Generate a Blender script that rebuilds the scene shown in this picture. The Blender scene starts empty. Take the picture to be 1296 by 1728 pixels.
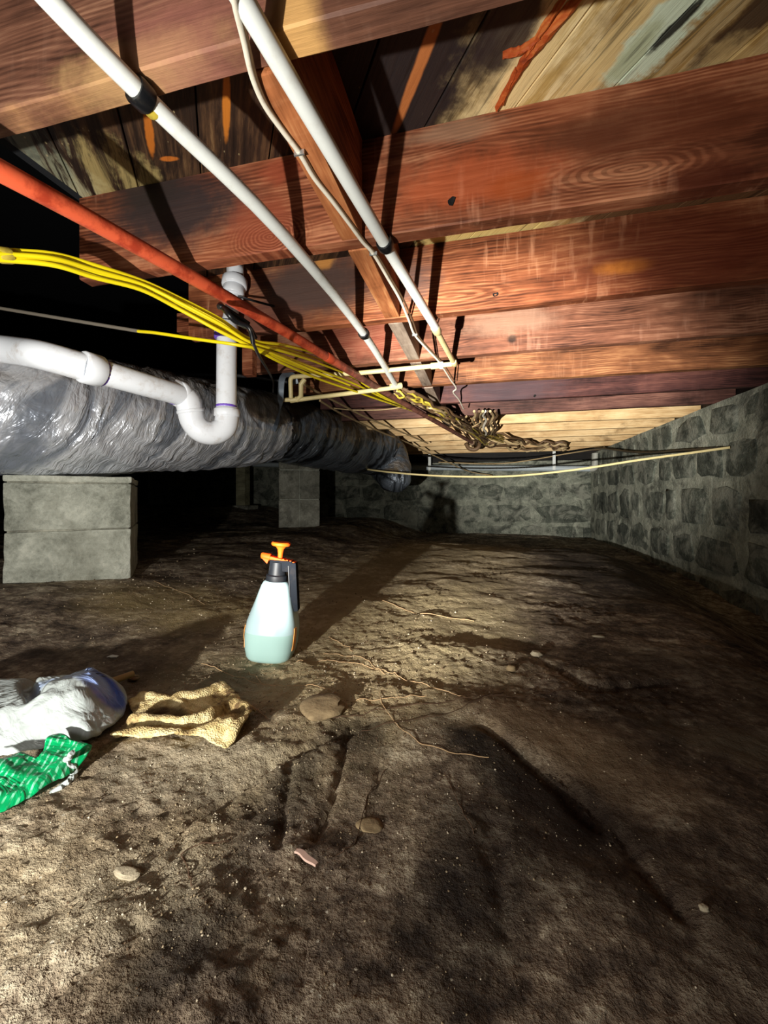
import bpy, bmesh, math, random
import numpy as np
from mathutils import Vector, Matrix
random.seed(7)
C = bpy.context.scene.collection
SC = bpy.context.scene

# ------------------------------------------------------------------ camera
CZ = 0.371                      # lens height above the main floor level
F = 700.0                       # focal length in pixels of a 1296 wide frame
TH = math.atan(169.7 / F)
c_, s_ = math.cos(TH), math.sin(TH)
HY = 840.0                      # horizon row
cam = bpy.data.objects.new('camera', bpy.data.cameras.new('camera'))
C.objects.link(cam)
cam.data.sensor_width = 36.0
cam.data.lens = 36.0 * F / 1728.0
cam.data.shift_y = -(864.0 - HY) / 1728.0
cam.data.clip_start = 0.01
cam.location = (0, 0, CZ)
cam.rotation_euler = (math.pi / 2, 0, TH)
SC.camera = cam

# ------------------------------------------------------------------ light and exposure
w = bpy.data.worlds.new('world'); SC.world = w; w.use_nodes = True
w.node_tree.nodes['Background'].inputs[0].default_value = (0.6, 0.75, 1, 1)
w.node_tree.nodes['Background'].inputs[1].default_value = 0.012
LAMP = Vector((-0.44, -0.28, CZ - 0.186))     # the hand lamp held low on the left of the phone
def lamp(name, kind, energy, aim=None, cone=60, blend=1.0, radius=0.011, color=(1.0, 0.97, 0.9)):
    d = bpy.data.lights.new(name, kind); d.energy = energy; d.color = color
    d.shadow_soft_size = radius
    o = bpy.data.objects.new(name, d); C.objects.link(o); o.location = LAMP
    if kind == 'SPOT':
        d.spot_size = math.radians(cone); d.spot_blend = blend
        o.rotation_euler = (Vector(aim) - LAMP).to_track_quat('-Z', 'Y').to_euler()
    return o
lamp('lamp_spill', 'POINT', 14)
lamp('lamp_flood', 'SPOT', 88, aim=(-0.66, 1.0, CZ + 0.42), cone=118)
lamp('lamp_beam', 'SPOT', 1150, aim=(0.85, 5.5, CZ + 0.95), cone=44)
fill = bpy.data.lights.new('bounce_fill', 'POINT'); fill.energy = 9; fill.shadow_soft_size = 0.16; fill.color = (1.0, 0.96, 0.9)  # added soft fill, stands in for bounce off whoever holds the lamp
fo = bpy.data.objects.new('bounce_fill', fill); C.objects.link(fo); fo.location = (-0.44, -0.42, CZ + 0.05)
SC.view_settings.view_transform = 'Standard'
SC.view_settings.look = 'None'
SC.view_settings.gamma = 1
SC.view_settings.use_curve_mapping = False
SC.view_settings.exposure = 0.0

# ------------------------------------------------------------------ helpers
def at(px, py, z=None, d=None, h=None):
    """a point of the scene: from a picture direction and a height above the lens (z), above the floor (h) or a depth (d)"""
    if h is not None: z = h - CZ
    if d is None: d = z * F / (HY - py)
    x = (px - 648.0) / F * d
    return Vector((x * c_ - d * s_, x * s_ + d * c_, CZ + (HY - py) / F * d))

def smooth(o, ang=40):
    for p in o.data.polygons: p.use_smooth = True
    try: o.data.set_sharp_from_angle(angle=math.radians(ang))
    except Exception: pass
    return o
def tag(o, label=None, cat=None, group=None, kind=None):
    if label: o['label'] = label
    if cat: o['category'] = cat
    if group: o['group'] = group
    if kind: o['kind'] = kind
    return o
def empty(name, loc=(0, 0, 0)):
    o = bpy.data.objects.new(name, None); C.objects.link(o); o.location = loc; o.empty_display_size = 0.05
    return o
def link(name, me, mat=None, parent=None):
    o = bpy.data.objects.new(name, me); C.objects.link(o)
    if mat is not None and not me.materials: me.materials.append(mat)
    if parent is not None:
        o.parent = parent
        o.matrix_parent_inverse = Matrix.Translation(-parent.location)
    return o
def mesh(name, vs, fs, mat=None, parent=None, sm=False, ang=40):
    me = bpy.data.meshes.new(name); me.from_pydata([tuple(v) for v in vs], [], fs); me.update()
    o = link(name, me, mat, parent)
    if sm: smooth(o, ang)
    return o
def frombm(name, bm, mat=None, parent=None, sm=False, ang=40):
    bmesh.ops.recalc_face_normals(bm, faces=bm.faces)
    me = bpy.data.meshes.new(name); bm.to_mesh(me); bm.free()
    o = link(name, me, mat, parent)
    if sm: smooth(o, ang)
    return o
def bmbox(bm, lo, hi, bevel=0.0, M=None):
    r = bmesh.ops.create_cube(bm, size=1.0)
    vs = r['verts']
    for v in vs:
        v.co = Vector((lo[i] + (v.co[i] + 0.5) * (hi[i] - lo[i]) for i in range(3)))
    if bevel > 0:
        es = list({e for v in vs for e in v.link_edges})
        r = bmesh.ops.bevel(bm, geom=es, offset=bevel, segments=2, affect='EDGES', profile=0.6)
        vs = list({v for f in r['faces'] for v in f.verts} | {v for v in vs if v.is_valid})
    if M is not None:
        bmesh.ops.transform(bm, matrix=M, verts=vs)
    return vs
def sweep_data(path, rad, n=10, caps=True, close=False):
    P = [Vector(p) for p in path]; m = len(P)
    R = rad if isinstance(rad, (list, tuple)) else [rad] * m
    T = []
    for i in range(m):
        t = (P[min(i + 1, m - 1)] - P[max(i - 1, 0)])
        T.append(t.normalized())
    up = Vector((0, 0, 1)) if abs(T[0].z) < 0.9 else Vector((1, 0, 0))
    nrm = (up - T[0] * up.dot(T[0])).normalized()
    vs, fs = [], []
    for i in range(m):
        nrm = (nrm - T[i] * nrm.dot(T[i])).normalized()
        b = T[i].cross(nrm)
        for k in range(n):
            a = 2 * math.pi * k / n
            vs.append(P[i] + (nrm * math.cos(a) + b * math.sin(a)) * R[i])
    for i in range(m - 1):
        for k in range(n):
            k2 = (k + 1) % n
            fs.append((i * n + k, i * n + k2, (i + 1) * n + k2, (i + 1) * n + k))
    if caps:
        fs.append(tuple(range(n - 1, -1, -1))); fs.append(tuple((m - 1) * n + k for k in range(n)))
    return vs, fs
def spline(pts, per=8):
    P = [Vector(p) for p in pts]
    if len(P) < 3: return P
    Q = [P[0] * 2 - P[1]] + P + [P[-1] * 2 - P[-2]]
    out = []
    for i in range(1, len(Q) - 2):
        p0, p1, p2, p3 = Q[i - 1:i + 3]
        for k in range(per):
            t = k / per
            out.append(0.5 * ((2 * p1) + (p2 - p0) * t + (2 * p0 - 5 * p1 + 4 * p2 - p3) * t * t + (3 * p1 - p0 - 3 * p2 + p3) * t ** 3))
    out.append(P[-1]); return out
def fillet(pts, r, per=5):
    """polyline with rounded corners"""
    P = [Vector(p) for p in pts]; out = [P[0]]
    for i in range(1, len(P) - 1):
        a = (P[i - 1] - P[i]); b = (P[i + 1] - P[i])
        rr = min(r, a.length * 0.49, b.length * 0.49)
        A = P[i] + a.normalized() * rr; B = P[i] + b.normalized() * rr
        for k in range(per + 1):
            t = k / per
            out.append(A * (1 - t) ** 2 + P[i] * 2 * t * (1 - t) + B * t * t)
    out.append(P[-1]); return out
def tube(name, path, r, mat, parent=None, n=10):
    vs, fs = sweep_data(path, r, n); return mesh(name, vs, fs, mat, parent, True, 50)
def ring(name, p, dirv, r, L, mat, parent=None, n=20, lip=0.0):
    """a short collar around a pipe"""
    dv = Vector(dirv).normalized(); p = Vector(p)
    e = min(0.003, L * 0.2)
    pts = [p - dv * L / 2, p - dv * (L / 2 - e), p + dv * (L / 2 - e), p + dv * L / 2]
    vs, fs = sweep_data(pts, [r * 0.93, r, r, r * 0.93], n)
    return mesh(name, vs, fs, mat, parent, True, 50)
def wobble(pts, amp, per=6, seed=0):
    rnd = random.Random(seed); P = spline(pts, per); out = []
    for i, p in enumerate(P):
        k = amp if 0 < i < len(P) - 1 else 0
        out.append(p + Vector((rnd.uniform(-k, k), rnd.uniform(-k, k), rnd.uniform(-k, k))))
    return spline(out, 3)

# value noise in numpy
def _h(ix, iy, seed):
    n = (ix.astype(np.int64) * 374761393 + iy.astype(np.int64) * 668265263 + seed * 1442695041) & 0x7fffffff
    n = ((n ^ (n >> 13)) * 1274126177) & 0x7fffffff
    n = (n ^ (n >> 16)) & 0xffff
    return n / 65535.0
def vnoise(x, y, seed=0):
    x = np.asarray(x, float); y = np.asarray(y, float)
    ix = np.floor(x); iy = np.floor(y); fx = x - ix; fy = y - iy
    fx = fx * fx * (3 - 2 * fx); fy = fy * fy * (3 - 2 * fy)
    a = _h(ix, iy, seed); b = _h(ix + 1, iy, seed); c = _h(ix, iy + 1, seed); d = _h(ix + 1, iy + 1, seed)
    return (a * (1 - fx) + b * fx) * (1 - fy) + (c * (1 - fx) + d * fx) * fy
def fbm(x, y, s, o=4, seed=0, g=0.5):
    t = 0; a = 1; tot = 0
    for k in range(o):
        t = t + a * (vnoise(np.asarray(x) * s + 13.7 * k, np.asarray(y) * s + 7.1 * k, seed + k) - 0.5); tot += a; a *= g; s *= 2.03
    return t / tot * 2
def sst(a, b, x):
    t = np.clip((x - a) / (b - a), 0, 1); return t * t * (3 - 2 * t)
def segdist(X, Y, poly):
    """distance to a polyline and signed side"""
    best = np.full(np.shape(X), 1e9); side = np.zeros(np.shape(X))
    for (x0, y0), (x1, y1) in zip(poly[:-1], poly[1:]):
        dx, dy = x1 - x0, y1 - y0; L = dx * dx + dy * dy + 1e-12
        t = np.clip(((X - x0) * dx + (Y - y0) * dy) / L, 0, 1)
        qx, qy = X - x0 - t * dx, Y - y0 - t * dy
        d = np.sqrt(qx * qx + qy * qy); sd = np.sign(dx * (Y - y0) - dy * (X - x0))
        m = d < best; best = np.where(m, d, best); side = np.where(m, sd, side)
    return best, side
def gpx(*pts):
    return [tuple(at(x, y, h=0.0)[:2]) for x, y in pts]

# ------------------------------------------------------------------ node materials
class NT:
    def __init__(s, name):
        s.m = bpy.data.materials.new(name); s.m.use_nodes = True
        s.t = s.m.node_tree; s.n = s.t.nodes; s.l = s.t.links
        s.b = s.n['Principled BSDF']; s.geo = None
    def put(s, node, i, v):
        if v is None: return
        k = node.inputs[i]
        if isinstance(v, bpy.types.NodeSocket): s.l.new(v, k)
        elif isinstance(v, (tuple, list)) and len(v) == 3 and k.type == 'RGBA': k.default_value = (*v, 1)
        else: k.default_value = v
    def pos(s):
        if s.geo is None: s.geo = s.n.new('ShaderNodeNewGeometry')
        return s.geo.outputs['Position']
    def normal_z(s):
        s.pos(); x = s.n.new('ShaderNodeSeparateXYZ'); s.l.new(s.geo.outputs['Normal'], x.inputs[0]); return x.outputs[2]
    def map(s, v, loc=(0, 0, 0), rot=(0, 0, 0), sc=(1, 1, 1), typ='POINT'):
        m = s.n.new('ShaderNodeMapping'); m.vector_type = typ
        s.put(m, 0, v); m.inputs[1].default_value = loc; m.inputs[2].default_value = rot; m.inputs[3].default_value = sc
        return m.outputs[0]
    def noise(s, v, scale, detail=4, rough=0.55, dist=0.0):
        n = s.n.new('ShaderNodeTexNoise'); s.put(n, 'Vector', v)
        n.inputs['Scale'].default_value = scale; n.inputs['Detail'].default_value = detail
        n.inputs['Roughness'].default_value = rough; n.inputs['Distortion'].default_value = dist
        return n.outputs[0]
    def voro(s, v, scale, feat='F1', rnd=1.0):
        n = s.n.new('ShaderNodeTexVoronoi'); n.feature = feat; s.put(n, 'Vector', v)
        n.inputs['Scale'].default_value = scale; n.inputs['Randomness'].default_value = rnd
        return n.outputs['Distance']
    def wave(s, v, scale, dist, detail=2, dscale=1.0, axis='Z', rough=0.5):
        n = s.n.new('ShaderNodeTexWave'); n.bands_direction = axis; s.put(n, 'Vector', v)
        n.inputs['Scale'].default_value = scale; n.inputs['Distortion'].default_value = dist
        n.inputs['Detail'].default_value = detail; n.inputs['Detail Scale'].default_value = dscale
        n.inputs['Detail Roughness'].default_value = rough
        return n.outputs[1]
    def rng(s, v, a, b, c=0.0, d=1.0):
        n = s.n.new('ShaderNodeMapRange'); n.interpolation_type = 'SMOOTHSTEP'; s.put(n, 0, v)
        for i, x in enumerate((a, b, c, d)): n.inputs[1 + i].default_value = x
        return n.outputs[0]
    def ramp(s, v, stops):
        n = s.n.new('ShaderNodeValToRGB'); s.put(n, 0, v); e = n.color_ramp.elements
        while len(e) < len(stops): e.new(0.5)
        for k, (p, col) in zip(e, stops): k.position = p; k.color = (*col, 1)
        return n.outputs[0]
    def mix(s, f, a, b, mode='MIX'):
        n = s.n.new('ShaderNodeMix'); n.data_type = 'RGBA'; n.blend_type = mode
        s.put(n, 0, f); s.put(n, 6, a); s.put(n, 7, b); return n.outputs[2]
    def math(s, op, a, b=0.0):
        n = s.n.new('ShaderNodeMath'); n.operation = op; s.put(n, 0, a); s.put(n, 1, b); return n.outputs[0]
    def blob(s, c, r, rotz=0.0, amp=0.5, nscale=14, soft=0.35, seed=0.0):
        """noisy elliptical patch mask with a place of its own"""
        v = s.map(s.pos(), loc=c, rot=(0, 0, rotz), sc=r, typ='TEXTURE')
        n = s.n.new('ShaderNodeVectorMath'); n.operation = 'LENGTH'; s.l.new(v, n.inputs[0])
        q = s.math('SUBTRACT', s.noise(s.map(s.pos(), loc=(seed, seed, 0)), nscale, 5, 0.65), 0.5)
        d = s.math('MULTIPLY_ADD', q, amp * 2); s.l.new(n.outputs['Value'], d.node.inputs[2])
        return s.rng(d, 1.0 + soft * 0.5, 1.0 - soft * 0.5)
    def bump(s, h, strength=0.5, dist=0.01):
        n = s.n.new('ShaderNodeBump'); n.inputs['Strength'].default_value = strength; n.inputs['Distance'].default_value = dist
        s.put(n, 'Height', h); s.put(s.b, 'Normal', n.outputs[0])
    def fin(s, col, rough=0.7, metal=0.0, spec=0.3):
        s.put(s.b, 'Base Color', col); s.put(s.b, 'Roughness', rough); s.put(s.b, 'Metallic', metal)
        s.put(s.b, 'Specular IOR Level', spec); return s.m

def rgb(r, g, b):
    return tuple(((x / 255.0) / 12.92 if x / 255.0 <= 0.04045 else ((x / 255.0 + 0.055) / 1.055) ** 2.4) for x in (r, g, b))

def simple(name, col, rough=0.5, metal=0.0, dirt=0.25, dirtcol=(0.1, 0.07, 0.05), scale=30, bump=0.0, spec=0.4):
    t = NT(name); n = t.noise(t.pos(), scale, 5, 0.65)
    k = t.rng(n, 0.5, 0.75, 0, dirt)
    cc = t.mix(k, col, dirtcol)
    if bump: t.bump(n, bump, 0.003)
    return t.fin(cc, rough, metal, spec)

RINGS = {}
def joist_wood(name, lo, mid, hi, seed=0, patches=(), streak=0.35, gl=(1, 1, 1), ax='X', knots=1.0):
    t = NT(name); p = t.map(t.pos(), loc=(seed * 1.7, seed * 0.6, seed * 0.9))
    st = (0.13, 1, 1) if ax == 'X' else (1, 0.13, 1)
    g = t.map(p, sc=st)
    big = t.noise(t.map(p, sc=(0.5, 1, 1) if ax == 'X' else (1, .5, 1)), 6.5, 4, 0.6, 0.4)
    w = t.wave(g, 9, 14.0, 3, 1.0, 'Z', 0.55)
    fine = t.noise(t.map(p, sc=(0.06, 1, 1) if ax == 'X' else (1, .06, 1)), 190, 3, 0.6)
    w2 = t.wave(t.map(p, loc=(3, 0, 1), sc=(0.22, 1, 1) if ax == 'X' else (1, .22, 1)), 34, 16, 2, 0.5, 'Z', 0.5)
    v = t.math('ADD', t.math('MULTIPLY', w, 0.09), t.math('MULTIPLY', big, 0.83))
    gm = t.rng(t.noise(t.map(p, loc=(7, 1, 3)), 4.0, 3, 0.5), 0.42, 0.6, 0.02, 0.15)
    v = t.math('ADD', v, t.math('MULTIPLY', t.math('SUBTRACT', w2, 0.4), gm))
    v = t.math('ADD', v, t.math('MULTIPLY', t.math('SUBTRACT', fine, 0.5), 0.36))
    col = t.ramp(v, [(0.27, lo), (0.5, mid), (0.72, hi)])
    # saw marks and scuffs across the grain
    sm = t.noise(t.map(p, sc=(3.0, 1, 0.45) if ax == 'X' else (1, 3, .45)), 22, 2, 0.5)
    sm2 = t.noise(p, 5.0, 2, 0.5)
    k = t.math('MULTIPLY', t.rng(sm, 0.50, 0.78, 0, streak * 0.7), t.rng(sm2, 0.5, 0.64))
    col = t.mix(k, col, tuple(min(1, x * 1.15 + 0.05) for x in hi))
    # dark water stains
    ds = t.rng(t.noise(t.map(p, loc=(4, 2, 1), sc=(0.6, 1, 1)), 4.2, 5, 0.65, 0.3), 0.55, 0.72, 0, 0.75)
    col = t.mix(ds, col, tuple(x * 0.35 for x in lo))
    for (rc, rr, ex, op) in RINGS.get(name, ()):
        v0 = t.map(t.pos(), loc=rc, sc=rr, typ='TEXTURE')
        wv = t.n.new('ShaderNodeTexWave'); wv.wave_type = 'RINGS'; wv.rings_direction = 'Y'; t.put(wv, 'Vector', v0)
        wv.inputs['Scale'].default_value = 1.6; wv.inputs['Distortion'].default_value = 4.5; wv.inputs['Detail'].default_value = 2; wv.inputs['Detail Scale'].default_value = 0.9
        mk_ = t.math('MULTIPLY', t.blob(rc, ex, 0, 0.35, 10, 0.9), op)
        col = t.mix(t.math('MULTIPLY', mk_, t.rng(wv.outputs[1], 0.25, 0.6, 1, 0)), col, tuple(x * 0.8 for x in lo))
        col = t.mix(t.math('MULTIPLY', mk_, t.rng(wv.outputs[1], 0.6, 0.95, 0, .4)), col, hi)
    # knots
    kn = t.rng(t.voro(t.map(p, sc=(1, 0.01, 1.0) if ax == 'X' else (.01, 1, 1)), 3.1), 0.035, 0.075, knots * 0.9, 0)
    col = t.mix(kn, col, (0.012, 0.006, 0.004))
    for (pc, pr, rot, pcol, amp, op) in patches:
        col = t.mix(t.math('MULTIPLY', t.blob(pc, pr, rot, amp * 1.2, 13, 1.1, pc[0]), op), col, pcol)
    t.bump(t.math('ADD', fine, t.math('MULTIPLY', w, 0.4)), 0.35, 0.003)
    return t.fin(col, 0.6, 0, 0.2)

RED = (rgb(62, 22, 14), rgb(128, 54, 34), rgb(190, 100, 66))

def onY(px, py, Y):
    q = (px - 648.0) / F
    d = Y / (q * s_ + c_)
    return at(px, py, d=d)
def onX(px, py, X):
    q = (px - 648.0) / F
    d = X / (q * c_ - s_)
    return at(px, py, d=d)

# ------------------------------------------------------------------ the floor
CARVE = [  # (line, depth, width, step to one side)
    (gpx((600, 1235), (470, 1290), (320, 1392), (300, 1440)), 0.007, 0.006, 0.010),
    (gpx((330, 1490), (250, 1570), (120, 1670), (0, 1750)), 0.006, 0.005, 0.006),
    (gpx((590, 1225), (575, 1290), (560, 1340), (530, 1400)), 0.009, 0.004, 0.0),
    (gpx((490, 1290), (480, 1360), (470, 1420)), 0.007, 0.004, 0.0),
    (gpx((640, 1280), (635, 1330), (620, 1370)), 0.005, 0.004, 0.0),
    (gpx((820, 1225), (880, 1265), (960, 1320), (1010, 1375)), 0.012, 0.012, 0.010),
    (gpx((1050, 1400), (1090, 1460), (1150, 1530)), 0.007, 0.008, 0.006),
    (gpx((830, 1380), (840, 1480), (860, 1560)), 0.006, 0.010, 0.0),
    (gpx((515, 1590), (510, 1650), (500, 1728)), 0.004, 0.004, 0.0),
    (gpx((930, 1120), (1000, 1160), (1120, 1150)), 0.010, 0.010, 0.008),
]
def floor_z(X, Y, fine=True):
    X = np.asarray(X, float); Y = np.asarray(Y, float)
    z = 0.075 * sst(-0.75, -1.45, X)
    z = z + 0.17 * sst(-2.4, -3.6, X) * sst(3.2, 5.2, Y)
    edge = 0.60 + 0.12 * (vnoise(Y * 2.2, Y * 0, 3) - 0.5) + 0.06 * np.clip(Y - 1.0, 0, 3) + 0.1 * sst(0.9, 0.2, Y)
    drop = 0.25 - 0.17 * sst(2.0, 4.4, Y)
    z = z - drop * sst(edge - 0.05, edge + 0.62, X)
    z = z - 0.13 * sst(3.1, 4.7, Y + 0.35 * X) * sst(-1.7, -0.7, X) * sst(1.9, 0.9, X)
    z = z + 0.020 * fbm(X, Y, 2.1, 3, 5) + 0.012 * fbm(X, Y, 7.0, 3, 9) * 1.0
    m = (np.abs(X) < 1.6) & (Y < 2.2)
    for k, (ln, dep, wd, stp) in enumerate(CARVE):
        q = fbm(X, Y, 18, 2, 40 + k) * wd * 1.2
        d, sd = segdist(X, Y, ln)
        z = z - dep * np.exp(-((d + q) / wd) ** 2) - np.where(sd > 0, 0, 1) * stp * np.exp(-np.clip(d, 0, 9) / (wd * 6)) * 0.6
    if fine:
        pat = 0.25 + 0.75 * sst(0.40, 0.62, vnoise(X * 3.4, Y * 3.4, 78))
        z = z + 0.0036 * pat * fbm(X, Y, 22, 4, 21, 0.8)
        r = 1 - np.abs(fbm(X, Y, 34, 3, 61, 0.6)) * 2
        z = z + 0.0022 * pat * r
        cl = vnoise(X * 70 + 2 * vnoise(X * 30, Y * 30, 5), Y * 70, 77)
        z = z + 0.0024 * sst(0.66, 0.98, cl) * pat
        z = z + 0.0022 * sst(0.6, 0.95, vnoise(X * 150, Y * 150, 79)) * pat
    return z
def fz(x, y): return float(floor_z(np.array([x]), np.array([y]))[0])

def floor_material():
    t = NT('damp_earth'); p = t.pos()
    a = t.noise(p, 3.0, 6, 0.62, 0.5); b = t.noise(p, 13, 8, 0.74, 0.0); c = t.noise(p, 95, 5, 0.7)
    m2 = t.noise(p, 38, 5, 0.72)
    v = t.math('ADD', t.math('MULTIPLY', a, 0.30), t.math('MULTIPLY', b, 0.36))
    v = t.math('ADD', v, t.math('MULTIPLY', c, 0.12))
    v = t.math('ADD', v, t.math('MULTIPLY', m2, 0.26))
    col = t.ramp(v, [(0.42, rgb(36, 29, 25)), (0.48, rgb(88, 74, 62)), (0.535, rgb(138, 121, 102)), (0.60, rgb(208, 194, 168))])
    # pale cream soil; the first two also brighten the lit floor strip
    def patch(px, py, rx, ry, rot, colr, op, amp=0.6, ns=9):
        nonlocal col
        P = at(px, py, h=0.0)
        col = t.mix(t.math('MULTIPLY', t.blob((P.x, P.y, P.z), (rx, ry, 3), math.radians(rot), amp, ns, 0.9, px * 0.01), op), col, colr)
    patch(690, 1060, .26, .55, -8, rgb(206, 188, 142), 0.6)
    patch(720, 960, .5, 1.6, -6, rgb(190, 170, 130), 0.5)
    patch(600, 1150, .18, .14, 0, rgb(190, 168, 128), 0.5)
    patch(390, 1150, .2, .1, 0, rgb(190, 172, 130), 0.4)
    patch(290, 1030, .3, .2, 0, rgb(176, 154, 104), 0.55)
    patch(330, 1300, .13, .06, 20, rgb(196, 184, 158), 0.45, 0.9, 20)
    patch(240, 1500, .07, .05, 20, rgb(178, 168, 146), 0.5, 0.9, 24)
    patch(120, 1500, .14, .07, 20, rgb(160, 144, 112), 0.4, 0.9, 14)
    patch(920, 1230, .16, .07, -30, rgb(150, 126, 96), 0.55)
    patch(1020, 1300, .12, .05, -40, rgb(140, 118, 90), 0.5)
    patch(1260, 1270, .10, .05, -20, rgb(168, 156, 128), 0.6)
    # darker patches of soil
    patch(870, 1290, .15, .035, -38, rgb(20, 14, 12), 0.85, 0.9, 14)  # shade and dark moisture of the cavity, painted in
    patch(930, 1350, .09, .035, -30, rgb(16, 11, 9), 0.9, 0.9, 14)  # deepest part of the cavity: its shade and moisture in the colour
    patch(840, 1420, .08, .09, 0, rgb(30, 22, 20), 0.7, 0.9, 10)
    patch(760, 1560, .05, .06, 0, rgb(26, 20, 18), 0.6, 0.9, 12)
    patch(600, 1240, .05, .05, 0, rgb(34, 24, 16), 0.7, 0.9, 20)
    patch(300, 1620, .03, .04, 0, rgb(24, 18, 16), 0.7, 0.9, 20)
    patch(480, 1340, .03, .10, 0, rgb(36, 28, 22), 0.6, 0.9, 20)
    patch(1000, 940, .35, 1.3, -6, rgb(34, 24, 18), 0.75, 0.5, 5)  # shadow behind the floor lip, painted into the soil colour
    patch(1200, 1180, .22, .3, -30, rgb(44, 30, 20), 0.7, 0.6, 6)
    patch(1150, 1480, .2, .1, -30, rgb(50, 36, 26), 0.65, 0.7, 8)
    patch(230, 1130, .3, .08, 0, rgb(70, 56, 44), 0.5, 0.7, 8)
    patch(330, 960, .6, .5, 0, rgb(70, 58, 44), 0.4, 0.7, 6)
    # white grit
    g = t.math('MULTIPLY', t.rng(t.voro(p, 110), 0.20, 0.10), t.rng(t.noise(t.map(p, loc=(3, 3, 0)), 6.5, 3, 0.6), 0.55, 0.66))
    g = t.math('MULTIPLY', g, t.rng(t.noise(p, 40, 2, 0.5), 0.46, 0.55))
    col = t.mix(g, col, rgb(205, 196, 176))
    h = t.math('ADD', t.math('MULTIPLY', b, 0.45), t.math('MULTIPLY', c, 0.35))
    h = t.math('ADD', h, t.math('MULTIPLY', m2, 0.4))
    h = t.math('ADD', h, t.math('MULTIPLY', t.voro(p, 40), -0.22))
    t.bump(h, 1.0, 0.024)
    return t.fin(col, 0.8, 0, 0.25)
SOIL = floor_material()

ys = [-0.35]
while ys[-1] < 6.2:
    y = ys[-1]; ys.append(y + max(0.0042, 0.006 * (abs(y) + 0.05) * (1.25 if y > 1 else 1.0) + (0.01 if y < 0.1 else 0)))
xs = [0.0]
while xs[-1] < 1.75: xs.append(xs[-1] + (0.0048 if xs[-1] < 0.62 else 0.012))
xl = [0.0]
while xl[-1] > -5.6: xl.append(xl[-1] - (0.0048 if xl[-1] > -0.85 else 0.013 if xl[-1] > -2.2 else 0.045))
XS = np.array(sorted(set(xs + xl))); YS = np.array(ys)
GX, GY = np.meshgrid(XS, YS)
GZ = floor_z(GX, GY)
nx, ny = len(XS), len(YS)
co = np.stack([GX, GY, GZ], -1).reshape(-1, 3)
idx = np.arange(nx * ny).reshape(ny, nx)
q = np.stack([idx[:-1, :-1], idx[:-1, 1:], idx[1:, 1:], idx[1:, :-1]], -1).reshape(-1, 4)
me = bpy.data.meshes.new('floor')
me.vertices.add(len(co)); me.vertices.foreach_set('co', co.astype(np.float32).ravel())
me.loops.add(q.size); me.loops.foreach_set('vertex_index', q.astype(np.int32).ravel())
me.polygons.add(len(q)); me.polygons.foreach_set('loop_start', np.arange(0, q.size, 4, dtype=np.int32))
me.polygons.foreach_set('loop_total', np.full(len(q), 4, dtype=np.int32))
me.update(calc_edges=True)
me.polygons.foreach_set('use_smooth', np.ones(len(q), dtype=bool))
floor = link('floor', me, SOIL); tag(floor, kind='structure')

# ------------------------------------------------------------------ walls of mortared stone
def stone_material(name, lo, mid, hi, smear, dark=0.72):
    t = NT(name); p = t.pos()
    oi = t.n.new('ShaderNodeObjectInfo')
    n = t.noise(p, 9, 6, 0.65, 0.4); f = t.noise(p, 60, 4, 0.7)
    v = t.math('ADD', t.math('MULTIPLY', n, 0.6), t.math('MULTIPLY', f, 0.3))
    v = t.math('ADD', v, t.math('MULTIPLY', oi.outputs['Random'], 0.12))
    col = t.ramp(v, [(0.36, lo), (0.52, mid), (0.68, hi)])
    sm = t.rng(t.noise(t.map(p, loc=(5, 1, 2)), 4.6, 7, 0.7, 1.2), 0.47, 0.60, 0, smear)
    col = t.mix(sm, col, rgb(150, 150, 136))
    dk = t.rng(t.noise(t.map(p, loc=(9, 4, 2)), 4.0, 6, 0.7, 0.9), 0.5, 0.64, 0, dark)
    col = t.mix(dk, col, rgb(24, 26, 24))
    t.bump(t.math('ADD', n, t.math('MULTIPLY', f, 0.5)), 0.8, 0.02)
    return t.fin(col, 0.85, 0, 0.2)
STONE = stone_material('wall_stone', rgb(52, 56, 50), rgb(92, 96, 86), rgb(150, 152, 138), 0.62, 0.55)
STONE_L = stone_material('wall_mortar', rgb(90, 94, 84), rgb(140, 143, 128), rgb(190, 190, 172), 0.5, 0.6)

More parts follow.
